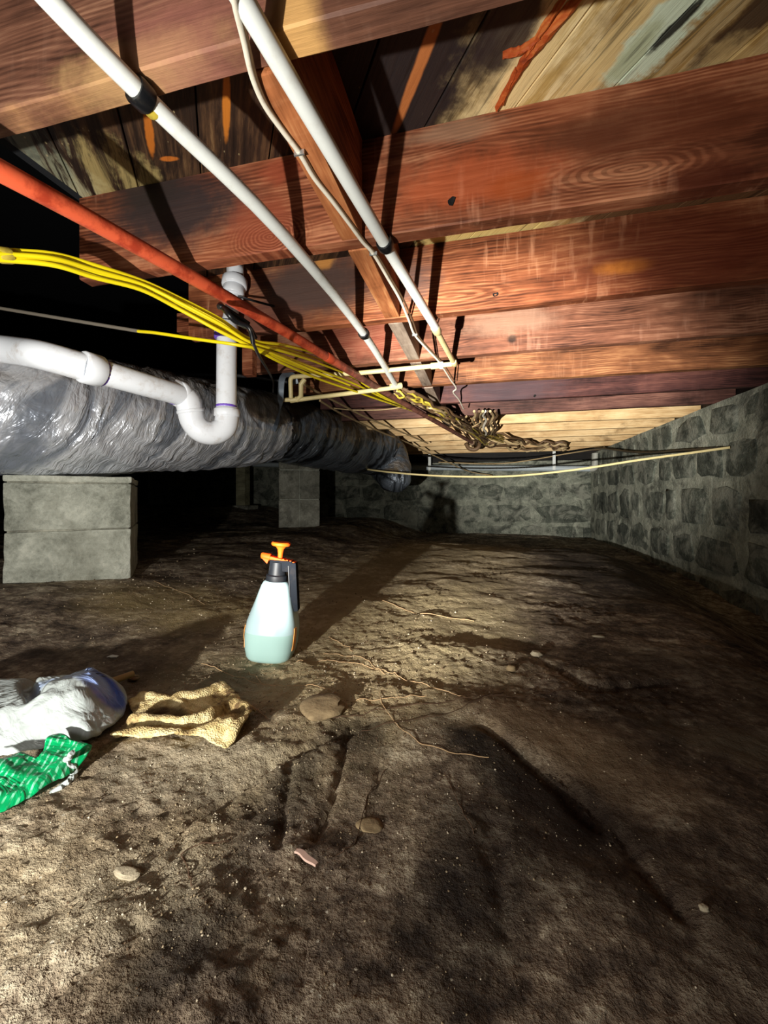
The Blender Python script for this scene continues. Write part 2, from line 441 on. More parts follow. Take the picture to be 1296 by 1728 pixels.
def stone_wall(name, origin, u, n, lu, z0, z1, colw, rowh, seed, gap=0.016):
    """origin: corner; u: direction along the wall; n: normal into the room"""
    rnd = random.Random(seed)
    O = Vector(origin); u = Vector(u).normalized(); n = Vector(n).normalized(); Z = Vector((0, 0, 1))
    # mortar bed with relief
    nu = int(lu / 0.045); nz = int((z1 - z0) / 0.045)
    A, B = np.meshgrid(np.linspace(0, lu, nu + 1), np.linspace(z0, z1, nz + 1))
    H = 0.010 * fbm(A, B, 5, 4, seed) + 0.02 * fbm(A, B, 1.6, 2, seed + 3)
    vs = [O + u * float(a) + Z * float(b) + n * float(h) for a, b, h in zip(A.ravel(), B.ravel(), H.ravel())]
    fs = []
    for j in range(nz):
        for i in range(nu):
            k = j * (nu + 1) + i; fs.append((k, k + 1, k + nu + 2, k + nu + 1))
    m = len(vs)
    for a, b in ((0, z0), (lu, z0), (lu, z1), (0, z1)): vs.append(O + u * a + Z * b - n * 0.2)
    bot = list(range(0, nu + 1)); top = [nz * (nu + 1) + i for i in range(nu + 1)]
    fs += [tuple(bot[::-1] + [m, m + 1][::1]), tuple(top + [m + 2, m + 3]), (m, m + 3, m + 2, m + 1)]
    wallo = mesh(name, vs, fs, STONE_L, None, True, 60); tag(wallo, kind='structure')
    # stones: jittered courses
    z = z0; row = 0
    zs = [z0]
    while zs[-1] < z1 - rowh * 0.5: zs.append(min(z1, zs[-1] + rowh * rnd.uniform(0.75, 1.3)))
    zs[-1] = z1
    count = 0
    for j in range(len(zs) - 1):
        a = -rnd.uniform(0, colw)
        while a < lu:
            wv = colw * rnd.uniform(0.6, 1.6)
            a0, a1 = max(0.005, a), min(lu - 0.005, a + wv)
            a += wv
            if a1 - a0 < 0.06: continue
            b0, b1 = zs[j], zs[j + 1]
            if rnd.random() < 0.12: b1 -= rnd.uniform(0.0, 0.3) * (b1 - b0)
            cx, cz = (a0 + a1) / 2, (b0 + b1) / 2
            hw, hh = (a1 - a0) / 2 - gap * rnd.uniform(.5, 1.5), (b1 - b0) / 2 - gap * rnd.uniform(.5, 1.5)
            if hh < 0.02: continue
            k = 10; rim = []
            for i in range(k):
                th = 2 * math.pi * (i + 0.5) / k
                e = 0.5
                ca, sa = math.cos(th), math.sin(th)
                rr = rnd.uniform(0.74, 1.1)
                rim.append((math.copysign(abs(ca) ** e, ca) * hw * rr, math.copysign(abs(sa) ** e, sa) * hh * rr))
            pr = rnd.uniform(0.003, 0.014)
            hl = 0.01 * float(fbm(np.array([cx]), np.array([cz]), 5, 4, seed)[0]) + 0.02 * float(fbm(np.array([cx]), np.array([cz]), 1.6, 2, seed + 3)[0])
            base = O + u * cx + Z * cz + n * hl
            sv = []
            for fr, dep in ((1.0, -0.02), (0.97, pr * 0.5), (0.8, pr)):
                for (x, y) in rim: sv.append(u * (x * fr) + Z * (y * fr) + n * (dep + (rnd.uniform(-.003, .003) if dep > 0 else 0)))
            sv.append(n * (pr * 1.25))
            sf = []
            for L in (0, k):
                for i in range(k): sf.append((L + i, L + (i + 1) % k, L + k + (i + 1) % k, L + k + i))
            for i in range(k): sf.append((2 * k + i, 2 * k + (i + 1) % k, 3 * k))
            o = mesh('stone', sv, sf, STONE, None, True, 60)
            o.location = base; o.parent = wallo
            count += 1
    return wallo
WX = 1.36
wr = stone_wall('wall_right', (WX, -0.6, 0), (0, 1, 0), (-1, 0, 0), 6.9, -0.36, CZ + 0.575, 0.36, 0.25, 11)
WY = 5.95
wf = stone_wall('wall_far', (-5.6, WY, 0), (1, 0, 0), (0, -1, 0), 7.2, -0.3, CZ + 0.50, 0.5, 0.24, 23)
DARK = simple('unlit_black', rgb(20, 22, 26), 0.9, 0, 0.3, (0.01, 0.01, 0.012), 6)  # near-black colour stands in for the darkness of the unlit void
for nm, lo, hi in (('wall_left', (-5.8, -0.6, -0.4), (-5.6, 6.3, 2.6)), ('wall_back', (-5.8, -0.75, -0.4), (1.56, -0.6, 2.6))):
    bm = bmesh.new(); bmbox(bm, lo, hi); tag(frombm(nm, bm, DARK), kind='structure')
bm = bmesh.new(); bmbox(bm, (-5.6, -0.6, 2.45), (-1.04, 6.3, 2.6)); tag(frombm('ceiling_high', bm, DARK), kind='structure')
bm = bmesh.new(); bmbox(bm, (-5.6, WY + .02, CZ + .5), (-1.04, WY + .2, 2.6)); tag(frombm('wall_far_upper', bm, DARK), kind='structure')
bm = bmesh.new(); bmbox(bm, (-1.075, -.6, CZ + .81), (-1.04, 6.3, 2.6)); tag(frombm('trim_1', bm, DARK), kind='structure')
H0_ = CZ + 0.58
# black sill beam on top of the far wall
OLD = joist_wood('sill_wood', rgb(8, 7, 6), rgb(22, 18, 15), rgb(40, 33, 27), 31, (), 0.05)
bm = bmesh.new(); bmbox(bm, (-1.5, WY - 0.02, CZ + 0.505), (WX + .15, WY + 0.14, CZ + 0.80), 0.004)
tag(frombm('sill_beam', bm, OLD), 'almost black timber sill lying along the top of the far stone wall', 'beam')

bm = bmesh.new(); bmbox(bm, (WX + .135, -.6, H0_ - .03), (WX + .2, 6.1, H0_ + .26)); tag(frombm('trim_2', bm, OLD), kind='structure')
# ------------------------------------------------------------------ subfloor of diagonal planks
H0, H1 = CZ + 0.58, CZ + 0.80           # underside of joists / underside of planks
PD = math.radians(125); pdx, pdy = math.cos(PD), math.sin(PD); nxx, nyy = math.sin(PD), -math.cos(PD)
def sheathing_material():
    t = NT('sheathing_wood'); p = t.pos()
    r = t.map(p, rot=(0, 0, -PD))               # x runs along the planks
    g = t.noise(t.map(r, sc=(0.05, 1, 1)), 70, 4, 0.65)
    g2 = t.noise(t.map(r, sc=(0.16, 1, 1)), 26, 6, 0.7, 0.5)
    b = t.noise(p, 7, 6, 0.7, 0.4)
    v = t.math('ADD', t.math('MULTIPLY', g, 0.45), t.math('MULTIPLY', g2, 0.55))
    col = t.ramp(v, [(0.36, rgb(20, 13, 10)), (0.48, rgb(50, 34, 24)), (0.58, rgb(92, 66, 44)), (0.68, rgb(140, 110, 74))])
    # black mould on the middle planks
    def pt(px, py, rx, ry, rot, colr, op, amp=0.6, ns=12, streaky=False):
        nonlocal col
        P = at(px, py, z=0.8)
        m = t.math('MULTIPLY', t.blob((P.x, P.y, P.z), (rx, ry, 1), math.radians(rot), amp, ns, 0.5, px * 0.013), op)
        if streaky: m = t.math('MULTIPLY', m, t.rng(g2, 0.40, 0.56))
        col = t.mix(m, col, colr)
    pt(700, 60, .13, .45, 35, rgb(36, 29, 30), 0.92, 0.35, 9)
    pt(880, 20, .07, .22, 35, rgb(38, 30, 32), 0.95, 0.3, 9)
    # silvery mould at far left
    pt(120, 330, .09, .14, 35, rgb(190, 186, 150), 0.85, 0.8, 26, True)
    pt(200, 300, .10, .12, 35, rgb(180, 160, 104), 0.7, 0.8, 26, True)
    pt(60, 250, .07, .12, 35, rgb(110, 118, 104), 0.7, 0.7, 16, True)
    # yellow and cream rot on the right
    pt(1120, 110, .30, .60, 35, rgb(206, 172, 104), 0.97, 0.35, 9)
    pt(1120, 110, .30, .60, 35, rgb(252, 230, 176), 0.95, 0.4, 9, True)
    pt(870, 150, .035, .10, 30, rgb(244, 216, 156), 0.95, 0.6, 20)
    pt(1250, 60, .25, .2, 20, rgb(128, 96, 50), 0.6, 0.7, 12)
    pt(1010, 110, .03, .16, 35, rgb(240, 212, 150), 0.7, 0.6, 18)
    pt(1120, 50, .045, .11, 30, rgb(214, 230, 204), 0.95, 0.9, 26)
    pt(1070, 90, .02, .05, 30, rgb(186, 196, 160), 0.9, 0.8, 24)
    pt(1140, 45, .010, .045, 38, rgb(22, 20, 18), 0.95, 0.6, 30)
    pt(1275, 30, .03, .09, 40, rgb(56, 34, 22), 0.9, 0.6, 20)
    pt(1230, 110, .05, .04, 60, rgb(206, 178, 120), 0.6, 0.8, 22)
    pt(1160, 350, .30, .16, 0, rgb(112, 78, 50), 0.95, 0.6, 12)
    for q in ((860, 398), (770, 412)): pt(*q, .12, .1, 0, rgb(226, 204, 130), 0.9, 0.9, 24)
    # resin and glue runs
    pt(382, 175, .0075, .085, 35, rgb(196, 118, 40), 0.98, 0.25, 40)
    pt(252, 225, .0085, .065, 38, rgb(190, 108, 36), 0.95, 0.3, 40)
    pt(285, 268, .02, .007, 10, rgb(196, 110, 40), 0.95, 0.4, 40)
    pt(712, 100, .0105, .16, 31, rgb(186, 112, 60), 0.95, 0.2, 20)
    pt(860, 40, .05, .09, 35, rgb(44, 34, 34), 0.95, 0.5, 14)
    # grain lines across everything, white specks
    col = t.mix(t.rng(g, 0.44, 0.34, 0, 0.55), col, rgb(24, 14, 8))
    sp = t.math('MULTIPLY', t.rng(t.voro(t.map(r, sc=(0.5, 1, 1)), 55), 0.14, 0.06), t.rng(b, 0.52, 0.62))
    col = t.mix(t.math('MULTIPLY', sp, 0.7), col, rgb(220, 200, 150))
    # newer tan boards further in
    x = t.n.new('ShaderNodeSeparateXYZ'); t.l.new(p, x.inputs[0])
    new = t.rng(x.outputs[1], 2.75, 2.85)
    col = t.mix(new, col, t.ramp(v, [(0.35, rgb(120, 92, 60)), (0.6, rgb(196, 166, 120))]))
    t.bump(v, 0.7, 0.006)
    return t.fin(col, 0.6, 0, 0.35)
SHEATH = sheathing_material()
def clip_poly(poly, a, b, c, keep):
    out = []
    for i in range(len(poly)):
        p, q = poly[i], poly[(i + 1) % len(poly)]
        fp, fq = a * p[0] + b * p[1] - c, a * q[0] + b * q[1] - c
        if keep * fp >= 0: out.append(p)
        if fp * fq < 0:
            t = fp / (fp - fq); out.append((p[0] + (q[0] - p[0]) * t, p[1] + (q[1] - p[1]) * t))
    return out
ceil = empty('ceiling', (0.2, 2.7, H1)); tag(ceil, kind='structure')
off = -0.352 - 0.152 * 7
while off < 5.2:
    poly = [(-1.04, -0.6), (WX + .15, -0.6), (WX + .15, 6.1), (-1.04, 6.1)]
    poly = clip_poly(poly, nxx, nyy, off + 0.0016, 1)
    if len(poly) > 2: poly = clip_poly(poly, nxx, nyy, off + 0.1504, -1)
    if len(poly) > 2:
        k = len(poly); dz = random.uniform(-0.0015, 0.0015)
        vs = [(x, y, H1 + dz) for x, y in poly] + [(x, y, H1 + 0.019) for x, y in poly]
        fs = [tuple(range(k)), tuple(range(2 * k - 1, k - 1, -1))] + [(i, i + k, (i + 1) % k + k, (i + 1) % k) for i in range(k)]
        bm = bmesh.new(); me = bpy.data.meshes.new('x'); me.from_pydata(vs, [], fs); bm.from_mesh(me)
        bmesh.ops.bevel(bm, geom=[e for e in bm.edges if abs(e.verts[0].co.z - e.verts[1].co.z) < 1e-6 and e.verts[0].co.z < H1 + .01], offset=0.0012, segments=1, affect='EDGES')
        frombm('plank', bm, SHEATH, ceil)
    off += 0.152
bm = bmesh.new(); bmbox(bm, (-1.04, -0.6, H1 + 0.021), (WX + .15, 6.1, H1 + 0.04)); frombm('underlay', bm, DARK, ceil)

# ------------------------------------------------------------------ joists
def joist_y(k): return 0.51 + 0.4167 * (k - 1)      # far lower edge of joist k
def pj(k, px, py, rx, rz, col, amp=0.6, op=1.0, rot=0):
    P = onY(px, py, joist_y(k) - 0.04); return ((P.x, P.y, P.z), (rx, 0.12, rz), rot, col, amp, op)
GREY = rgb(58, 46, 42)
ORANGE = rgb(186, 84, 44)
_a = onY(455, 400, joist_y(2) - .04); _b = onY(1065, 285, joist_y(2) - .04); _c = onY(700, 390, joist_y(2) - .04); _d = onY(760, 490, joist_y(3) - .04)
RINGS['joist_2'] = [((_a.x, _a.y, _a.z), (.055, .2, .030), (.09, .2, .05), .8), ((_b.x, _b.y, _b.z), (.12, .2, .032), (.15, .2, .045), .4), ((_c.x - .05, _c.y, _c.z - .03), (.40, .3, .045), (.20, .2, .07), .45)]
RINGS['joist_3'] = [((_d.x, _d.y, _d.z - .02), (.30, .3, .05), (.16, .2, .06), .5)]
J = {
 0: (joist_wood('joist_0', *RED, 1), 'reddish joist crossing directly overhead nearest the camera'),
 1: (joist_wood('joist_1', rgb(56, 34, 26), rgb(106, 70, 54), rgb(150, 110, 86), 2,
     [pj(1, 215, 110, .11, .03, rgb(196, 158, 106), .9, .55), pj(1, 60, 195, .12, .018, rgb(198, 150, 98), .9, .5),
      pj(1, 490, 30, .03, .05, rgb(206, 160, 98), .6, .8), pj(1, 300, 60, .1, .06, rgb(150, 96, 84), .8, .5)], 0.2), 
     'pinkish brown joist cutting across the upper left corner, nearest one in view'),
 2: (joist_wood('joist_2', rgb(72, 36, 22), rgb(138, 78, 52), rgb(192, 130, 94), 5,
     [pj(2, 290, 360, .20, .085, rgb(50, 42, 42), .5, .96), pj(2, 440, 380, .08, .07, rgb(140, 70, 48), .7, .7), pj(2, 250, 310, .12, .06, rgb(48, 40, 38), .5, .95), 
      pj(2, 470, 290, .05, .03, rgb(160, 72, 48), .9, .5), pj(2, 800, 300, .16, .05, rgb(196, 96, 56), .8, .55), pj(2, 880, 310, .06, .03, rgb(160, 72, 30), .8, .7),
      pj(2, 990, 225, .09, .03, rgb(96, 58, 40), .8, .7), pj(2, 1100, 210, .2, .06, rgb(88, 42, 24), .7, .75), pj(2, 760, 220, .1, .02, rgb(150, 120, 96), .8, .6),
      pj(2, 1190, 300, .07, .03, rgb(70, 26, 14), .8, .8)], 0.6),
     'red-orange joist with a grey stained left end and large knot rings'),
 3: (joist_wood('joist_3', rgb(74, 38, 22), rgb(142, 82, 52), rgb(196, 134, 92), 9,
     [pj(3, 520, 480, .22, .10, rgb(84, 66, 60), .5, .95), pj(3, 680, 470, .1, .08, rgb(104, 82, 74), .6, .8), pj(3, 430, 540, .16, .05, rgb(104, 66, 56), .6, .8), 
      pj(3, 1050, 450, .062, .020, rgb(222, 136, 58), .45, 1.0), pj(3, 1180, 420, .3, .12, rgb(92, 36, 20), .6, .7),
      pj(3, 546, 440, .03, .02, rgb(206, 142, 74), .8, .9)], 0.75),
     'orange joist with a tan scar on the right and a brown-grey left half'),
 4: (joist_wood('joist_4', rgb(60, 34, 24), rgb(120, 76, 56), rgb(174, 124, 96), 14,
     [pj(4, 860, 540, .16, .05, rgb(142, 108, 88), .8, .75), pj(4, 620, 560, .2, .1, rgb(170, 86, 66), .5, .5)], 0.3),
     'brown joist with a pale scuffed middle and one dark knot, third full joist'),
 5: (joist_wood('joist_5', rgb(58, 32, 18), rgb(122, 76, 48), rgb(178, 126, 84), 18, (), 0.2),
     'warm tan-brown joist behind the pale scuffed one, tan pipe elbow in front'),
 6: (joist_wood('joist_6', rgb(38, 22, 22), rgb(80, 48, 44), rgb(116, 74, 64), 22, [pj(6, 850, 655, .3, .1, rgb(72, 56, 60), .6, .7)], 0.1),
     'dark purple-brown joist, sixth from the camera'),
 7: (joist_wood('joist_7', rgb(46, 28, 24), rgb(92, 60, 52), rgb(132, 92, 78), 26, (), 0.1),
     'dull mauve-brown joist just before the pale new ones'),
}
NEWW = joist_wood('joist_new', rgb(166, 128, 84), rgb(208, 176, 128), rgb(232, 204, 158), 40, (), 0.1, knots=0.3)
newlab = {8: 'nearest of the pale new pine joists', 9: 'second nearest pale new pine joist', 10: 'third pale new pine joist',
          11: 'fourth pale new pine joist', 12: 'fifth pale new pine joist, near the hanger straps', 13: 'last pale new pine joist against the dark sill'}
def make_joist(k):
    y1 = joist_y(k); y0 = y1 - 0.040
    m = J[k][0] if k in J else NEWW
    rnd = random.Random(k)
    nsx = 60; vs = []; fs = []
    xa, xb = -1.05, WX + 0.13
    if k in (0, 1): xa = -1.05
    # a length of timber with slightly wandering faces and eased arrises
    prof = [(0, 0.003), (0.003, 0), (0.037, 0), (0.040, 0.003), (0.040, 0.2185), (0, 0.2185)]
    n = len(prof)
    for i in range(nsx + 1):
        x = xa + (xb - xa) * i / nsx
        wv = 0.0022 * math.sin(x * 3.1 + k) + 0.001 * math.sin(x * 11 + k * 2)
        wz = 0.002 * math.sin(x * 2.3 + k * 1.7)
        for j, (a, b) in enumerate(prof):
            jt = rnd.uniform(-0.0006, 0.0006)
            vs.append((x, y0 + a + wv, H0 + b + (wz + jt if b < 0.1 else 0)))
    for i in range(nsx):
        for j in range(n):
            j2 = (j + 1) % n
            fs.append((i * n + j, (i + 1) * n + j, (i + 1) * n + j2, i * n + j2))
    fs.append(tuple(range(n))); fs.append(tuple(nsx * n + j for j in range(n - 1, -1, -1)))
    bm = bmesh.new(); me = bpy.data.meshes.new('x'); me.from_pydata(vs, [], fs); bm.from_mesh(me)
    o = frombm('floor_joist', bm, m, None, True, 30)
    lab = J[k][1] if k in J else newlab[k]
    tag(o, lab, 'joist', 'floor joists')
    return o
SPL = joist_wood('splinter_wood', rgb(120, 46, 18), rgb(176, 78, 34), rgb(206, 120, 60), 70, (), 0.1)
for pts, r in (([(992, -18), (930, 55), (885, 108), (838, 186)], .011), ([(960, -12), (918, 50), (886, 96)], .006), ([(848, 96), (880, 88), (912, 64)], .008), ([(872, 118), (858, 150), (848, 178)], .005)):
    rs = random.Random(int(r * 9e3)); P = spline([at(x, y, z=.792) for x, y in pts], 7); vs = []; fs = []; n = len(P)
    for i, p in enumerate(P):
        t = (P[min(i + 1, n - 1)] - P[max(i - 1, 0)]).normalized(); b = Vector((-t.y, t.x, 0))
        wd = r * (0.35 + 0.65 * math.sin(math.pi * min(1, 0.15 + i / (n - 1) * 0.8))) * rs.uniform(.75, 1.1)
        vs += [p - b * wd + Vector((0, 0, .006)), p - b * wd * .6 - Vector((0, 0, .001)), p + b * rs.uniform(-.3, .3) * wd - Vector((0, 0, rs.uniform(.002, .005))), p + b * wd * .6 - Vector((0, 0, .001)), p + b * wd + Vector((0, 0, .006))]
    for i in range(n - 1):
        for k in range(4): fs.append((i * 5 + k, i * 5 + k + 1, i * 5 + 6 + k, i * 5 + 5 + k))
    mesh('splinter', vs, fs, SPL, ceil)
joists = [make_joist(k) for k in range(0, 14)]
HOLE = simple('hole_black', (0.004, 0.003, 0.003), 0.95)
# drilled or rotted holes seen as dark pits
def pit(k, px, py, r, seed):
    P = onY(px, py, joist_y(k) - 0.0405); rnd = random.Random(seed)
    bm = bmesh.new(); vs = []
    for i in range(9):
        a = i / 9 * 2 * math.pi; rr = r * rnd.uniform(0.6, 1.3)
        vs.append(bm.verts.new((P.x + math.cos(a) * rr, P.y - 0.0022 + 0.001, P.z + math.sin(a) * rr)))
    c = bm.verts.new((P.x, P.y + 0.002, P.z))
    for i in range(9): bm.faces.new((vs[i], vs[(i + 1) % 9], c))
    frombm('knot_hole', bm, HOLE, joists[k])
pit(2, 762, 340, .009, 1); pit(3, 836, 497, .0075, 2); pit(4, 862, 580, .007, 3); pit(5, 876, 633, .008, 4); pit(6, 902, 668, .008, 6)

# solid blocking between the joists, all in one line
BLK = joist_wood('blocking_wood', rgb(96, 52, 28), rgb(166, 102, 62), rgb(206, 148, 98), 50, (), 0.2, ax='Y')
BLKG = joist_wood('blocking_grey', rgb(92, 78, 68), rgb(146, 128, 112), rgb(180, 164, 146), 53, (), 0.3, ax='Y')
wh = ['nearest', 'second', 'third', 'fourth', 'fifth', 'sixth', 'seventh']
for i, k in enumerate(range(1, 8)):
    ya, yb = joist_y(k) + 0.001, joist_y(k + 1) - 0.041
    bm = bmesh.new(); bmbox(bm, (-0.312, ya, H0 - 0.002), (-0.264, yb, H1 - 0.003), 0.0025)
    o = frombm('blocking_board', bm, BLK if k < 3 else BLKG)
    tag(o, '%s block of short timber fixed between two joists above the white cable' % wh[i], 'blocking', 'blocking boards between the joists')

# ------------------------------------------------------------------ materials for the fittings
WHITEP = simple('white_plastic_pipe', rgb(222, 226, 222), 0.35, 0, 0.25, rgb(150, 130, 100), 18)
PVC = simple('drain_plastic', rgb(228, 232, 238), 0.3, 0, 0.45, rgb(150, 128, 100), 22)
PURPLE = simple('purple_primer', rgb(120, 84, 200), 0.4, 0, 0.2, rgb(226, 226, 236), 60)
CREAM = simple('cream_pipe', rgb(206, 190, 138), 0.4, 0, 0.35, rgb(150, 124, 80), 26)
ORANGEP = simple('rusty_red_pipe', rgb(206, 82, 50), 0.5, 0, 0.45, rgb(110, 40, 22), 26, 0.3)
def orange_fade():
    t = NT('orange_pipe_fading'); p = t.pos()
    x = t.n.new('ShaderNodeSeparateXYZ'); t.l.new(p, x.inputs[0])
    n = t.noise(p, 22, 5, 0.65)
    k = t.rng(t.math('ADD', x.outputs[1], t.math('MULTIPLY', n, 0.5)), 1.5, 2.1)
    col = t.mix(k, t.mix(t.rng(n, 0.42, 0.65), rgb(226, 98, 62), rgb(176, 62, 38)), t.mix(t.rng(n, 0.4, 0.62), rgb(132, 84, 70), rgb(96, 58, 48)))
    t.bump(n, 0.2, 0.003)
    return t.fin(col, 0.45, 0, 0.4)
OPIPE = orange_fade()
BLACKM = simple('black_rubber', rgb(14, 15, 18), 0.35, 0, 0.3, rgb(90, 80, 66), 40)
YEL = simple('yellow_sheath', rgb(240, 218, 22), 0.38, 0, 0.12, rgb(160, 140, 30), 30)
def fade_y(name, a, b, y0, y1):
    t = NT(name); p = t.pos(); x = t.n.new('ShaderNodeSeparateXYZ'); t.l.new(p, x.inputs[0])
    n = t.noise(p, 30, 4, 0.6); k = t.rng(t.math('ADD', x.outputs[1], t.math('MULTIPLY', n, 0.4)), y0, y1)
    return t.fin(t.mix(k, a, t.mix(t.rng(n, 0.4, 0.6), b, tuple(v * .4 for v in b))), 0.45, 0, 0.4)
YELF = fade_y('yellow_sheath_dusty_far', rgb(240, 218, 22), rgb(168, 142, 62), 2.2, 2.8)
YELD = simple('dusty_yellow_sheath', rgb(190, 168, 60), 0.5, 0, 0.5, rgb(100, 84, 50), 50)
TANW = simple('tan_sheath', rgb(176, 152, 112), 0.55, 0, 0.5, rgb(92, 70, 46), 50)
BRNW = simple('brown_sheath', rgb(96, 72, 48), 0.6, 0, 0.5, rgb(40, 28, 20), 50)
WHTW = simple('white_sheath', rgb(226, 218, 200), 0.5, 0, 0.4, rgb(140, 100, 66), 40)
GREYM = simple('grey_strap', rgb(104, 114, 124), 0.4, 0.2, 0.4, rgb(70, 70, 70), 40)
STEEL = simple('steel', rgb(190, 196, 196), 0.3, 0.8, 0.3, rgb(70, 60, 50), 40)
CONC = stone_material('pier_concrete', rgb(130, 132, 120), rgb(188, 190, 176), rgb(226, 226, 210), 0.4, 0.12)
CONC2 = stone_material('pier_concrete_dark', rgb(104, 104, 92), rgb(160, 158, 144), rgb(206, 204, 188), 0.4, 0.4)

# ------------------------------------------------------------------ concrete block piers
def block_mesh(name, L, W, H, seed, mat, parent, loc, rot):
    rnd = random.Random(seed); bm = bmesh.new()
    bmbox(bm, (-L / 2, -W / 2, 0), (L / 2, W / 2, H), 0.006)
    bmesh.ops.subdivide_edges(bm, edges=bm.edges[:], cuts=5, use_grid_fill=True)
    for v in bm.verts:
        x, y, z = v.co
        k = float(fbm(np.array([x + seed + y]), np.array([z + y * 1.3]), 22, 3, seed)[0])
        v.co += Vector((x / L * 2, y / W * 2, 0)) * (k * 0.0035)
        if z > H - .01 or z < .01: v.co.z += k * 0.003
    o = frombm(name, bm, mat, None, True, 35)
    o.location = loc; o.rotation_euler = (0, 0, rot)
    if parent is not None:
        o.parent = parent; o.location = Vector(loc) - parent.location
    return o
A = at(5, 900, d=1.40); B = at(221, 900, d=1.57)
pc = Vector(((A.x + B.x) / 2, (A.y + B.y) / 2, 0)); pa = math.atan2(B.y - A.y, B.x - A.x); pl = math.hypot(B.x - A.x, B.y - A.y)
pcen = pc + Vector((-math.sin(pa), math.cos(pa), 0)) * 0.19
zb = CZ - 138 / F * 1.42 - 0.03
pier = empty('block_pier', (pcen.x, pcen.y, zb)); pier.rotation_euler = (0, 0, 0)
tag(pier, 'pale concrete block pier standing under the near end of the silver duct', 'pier')
hcs = [0.196, 0.169, 0.027]; z = zb
for i, hh in enumerate(hcs):
    hh2 = hh if i else hh + 0.0
    block_mesh('concrete_block', pl + (0.003 if i == 2 else random.uniform(-.004, .004)), 0.38, hh2 - 0.004, 100 + i, CONC, pier, (pcen.x, pcen.y, z), pa)
    z += hh
PIERTOP = z
bm = bmesh.new(); bmbox(bm, (-pl / 2 + .008, -.182, 0.002), (pl / 2 - .008, .182, sum(hcs) - .01))
mo = frombm('mortar', bm, CONC2); mo.rotation_euler = (0, 0, pa); mo.parent = pier
# second pier
A = at(470, 880, d=4.15); B = at(540, 880, d=4.25)
pc2 = Vector(((A.x + B.x) / 2, (A.y + B.y) / 2, 0)); pl2 = (B - A).length; pa2 = math.atan2(B.y - A.y, B.x - A.x)
pc2 += Vector((-math.sin(pa2), math.cos(pa2), 0)) * pl2 / 2
z2 = CZ - 47 / F * 4.2 - 0.03
pier2 = empty('block_pier', (pc2.x, pc2.y, z2)); tag(pier2, 'narrow mottled concrete block pier further back, under the dark end of the duct', 'pier')
z = z2
for i in range(3):
    hh = 0.30
    for sx in (-1, 1):
        o = block_mesh('concrete_block', pl2 / 2 - 0.006, pl2 - .01, hh - 0.012, 130 + i * 2 + sx, CONC2, pier2,
                   (pc2.x + math.cos(pa2) * sx * pl2 / 4, pc2.y + math.sin(pa2) * sx * pl2 / 4, z), pa2)
    z += hh
bm = bmesh.new(); bmbox(bm, (-pl2 / 2 + .01, -pl2 / 2 + .012, 0), (pl2 / 2 - .01, pl2 / 2 - .012, .88))
mo = frombm('mortar', bm, CONC); mo.rotation_euler = (0, 0, pa2); mo.parent = pier2
# far post
P = at(410, 858, d=5.9)
bm = bmesh.new(); bmbox(bm, (P.x - .07, P.y - .07, fz(P.x, P.y) - .02), (P.x + .07, P.y + .07, CZ + 0.75), 0.006)
post = frombm('timber_post', bm, joist_wood('post_wood', rgb(90, 86, 66), rgb(140, 136, 108), rgb(170, 166, 136), 60, (), 0.1))
tag(post, 'square pale timber post standing in the dark beside the far left wall', 'post')
bm = bmesh.new(); bmbox(bm, (P.x - .16, P.y - .14, fz(P.x, P.y) - .03), (P.x + .16, P.y + .14, fz(P.x, P.y) + .03), 0.01)
frombm('footing', bm, CONC2, post)

# ------------------------------------------------------------------ foil wrapped duct
def foil(name, base, dark, rough, dust):
    t = NT(name); p = t.pos()
    uv = t.n.new('ShaderNodeUVMap').outputs[0]
    n = t.noise(t.map(uv, sc=(11, 1.1, 1)), 1.0, 5, 0.6, 0.9)         # long creases across the sleeve
    n3 = t.noise(t.map(uv, sc=(34, 3.5, 1)), 1.0, 3, 0.6, 1.2)
    n2 = t.noise(p, 10, 4, 0.55, 0.6)
    col = t.mix(t.rng(n, 0.38, 0.60), dark, base)
    nz = t.normal_z()
    d = t.math('MULTIPLY', t.rng(nz, 0.1, 0.75, 0, dust), t.rng(t.noise(p, 12, 5, 0.65), 0.28, 0.52))
    col = t.mix(d, col, rgb(132, 112, 84))
    h = t.math('ADD', t.math('MULTIPLY', n, 1.0), t.math('MULTIPLY', n3, 0.38))
    h = t.math('ADD', h, t.math('MULTIPLY', n2, 0.5))
    t.bump(h, 0.8, 0.030)
    t.fin(col, rough, 0.0, 0.5)
    t.put(t.b, 'Metallic', t.math('SUBTRACT', 0.42, t.math('MULTIPLY', d, 0.42)))
    t.put(t.b, 'Roughness', t.math('ADD', rough, t.math('MULTIPLY', d, 0.5)))
    return t.m
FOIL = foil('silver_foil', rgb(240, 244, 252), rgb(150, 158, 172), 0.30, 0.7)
FOILD = foil('dark_foil', rgb(110, 118, 128), rgb(26, 29, 34), 0.28, 0.8)
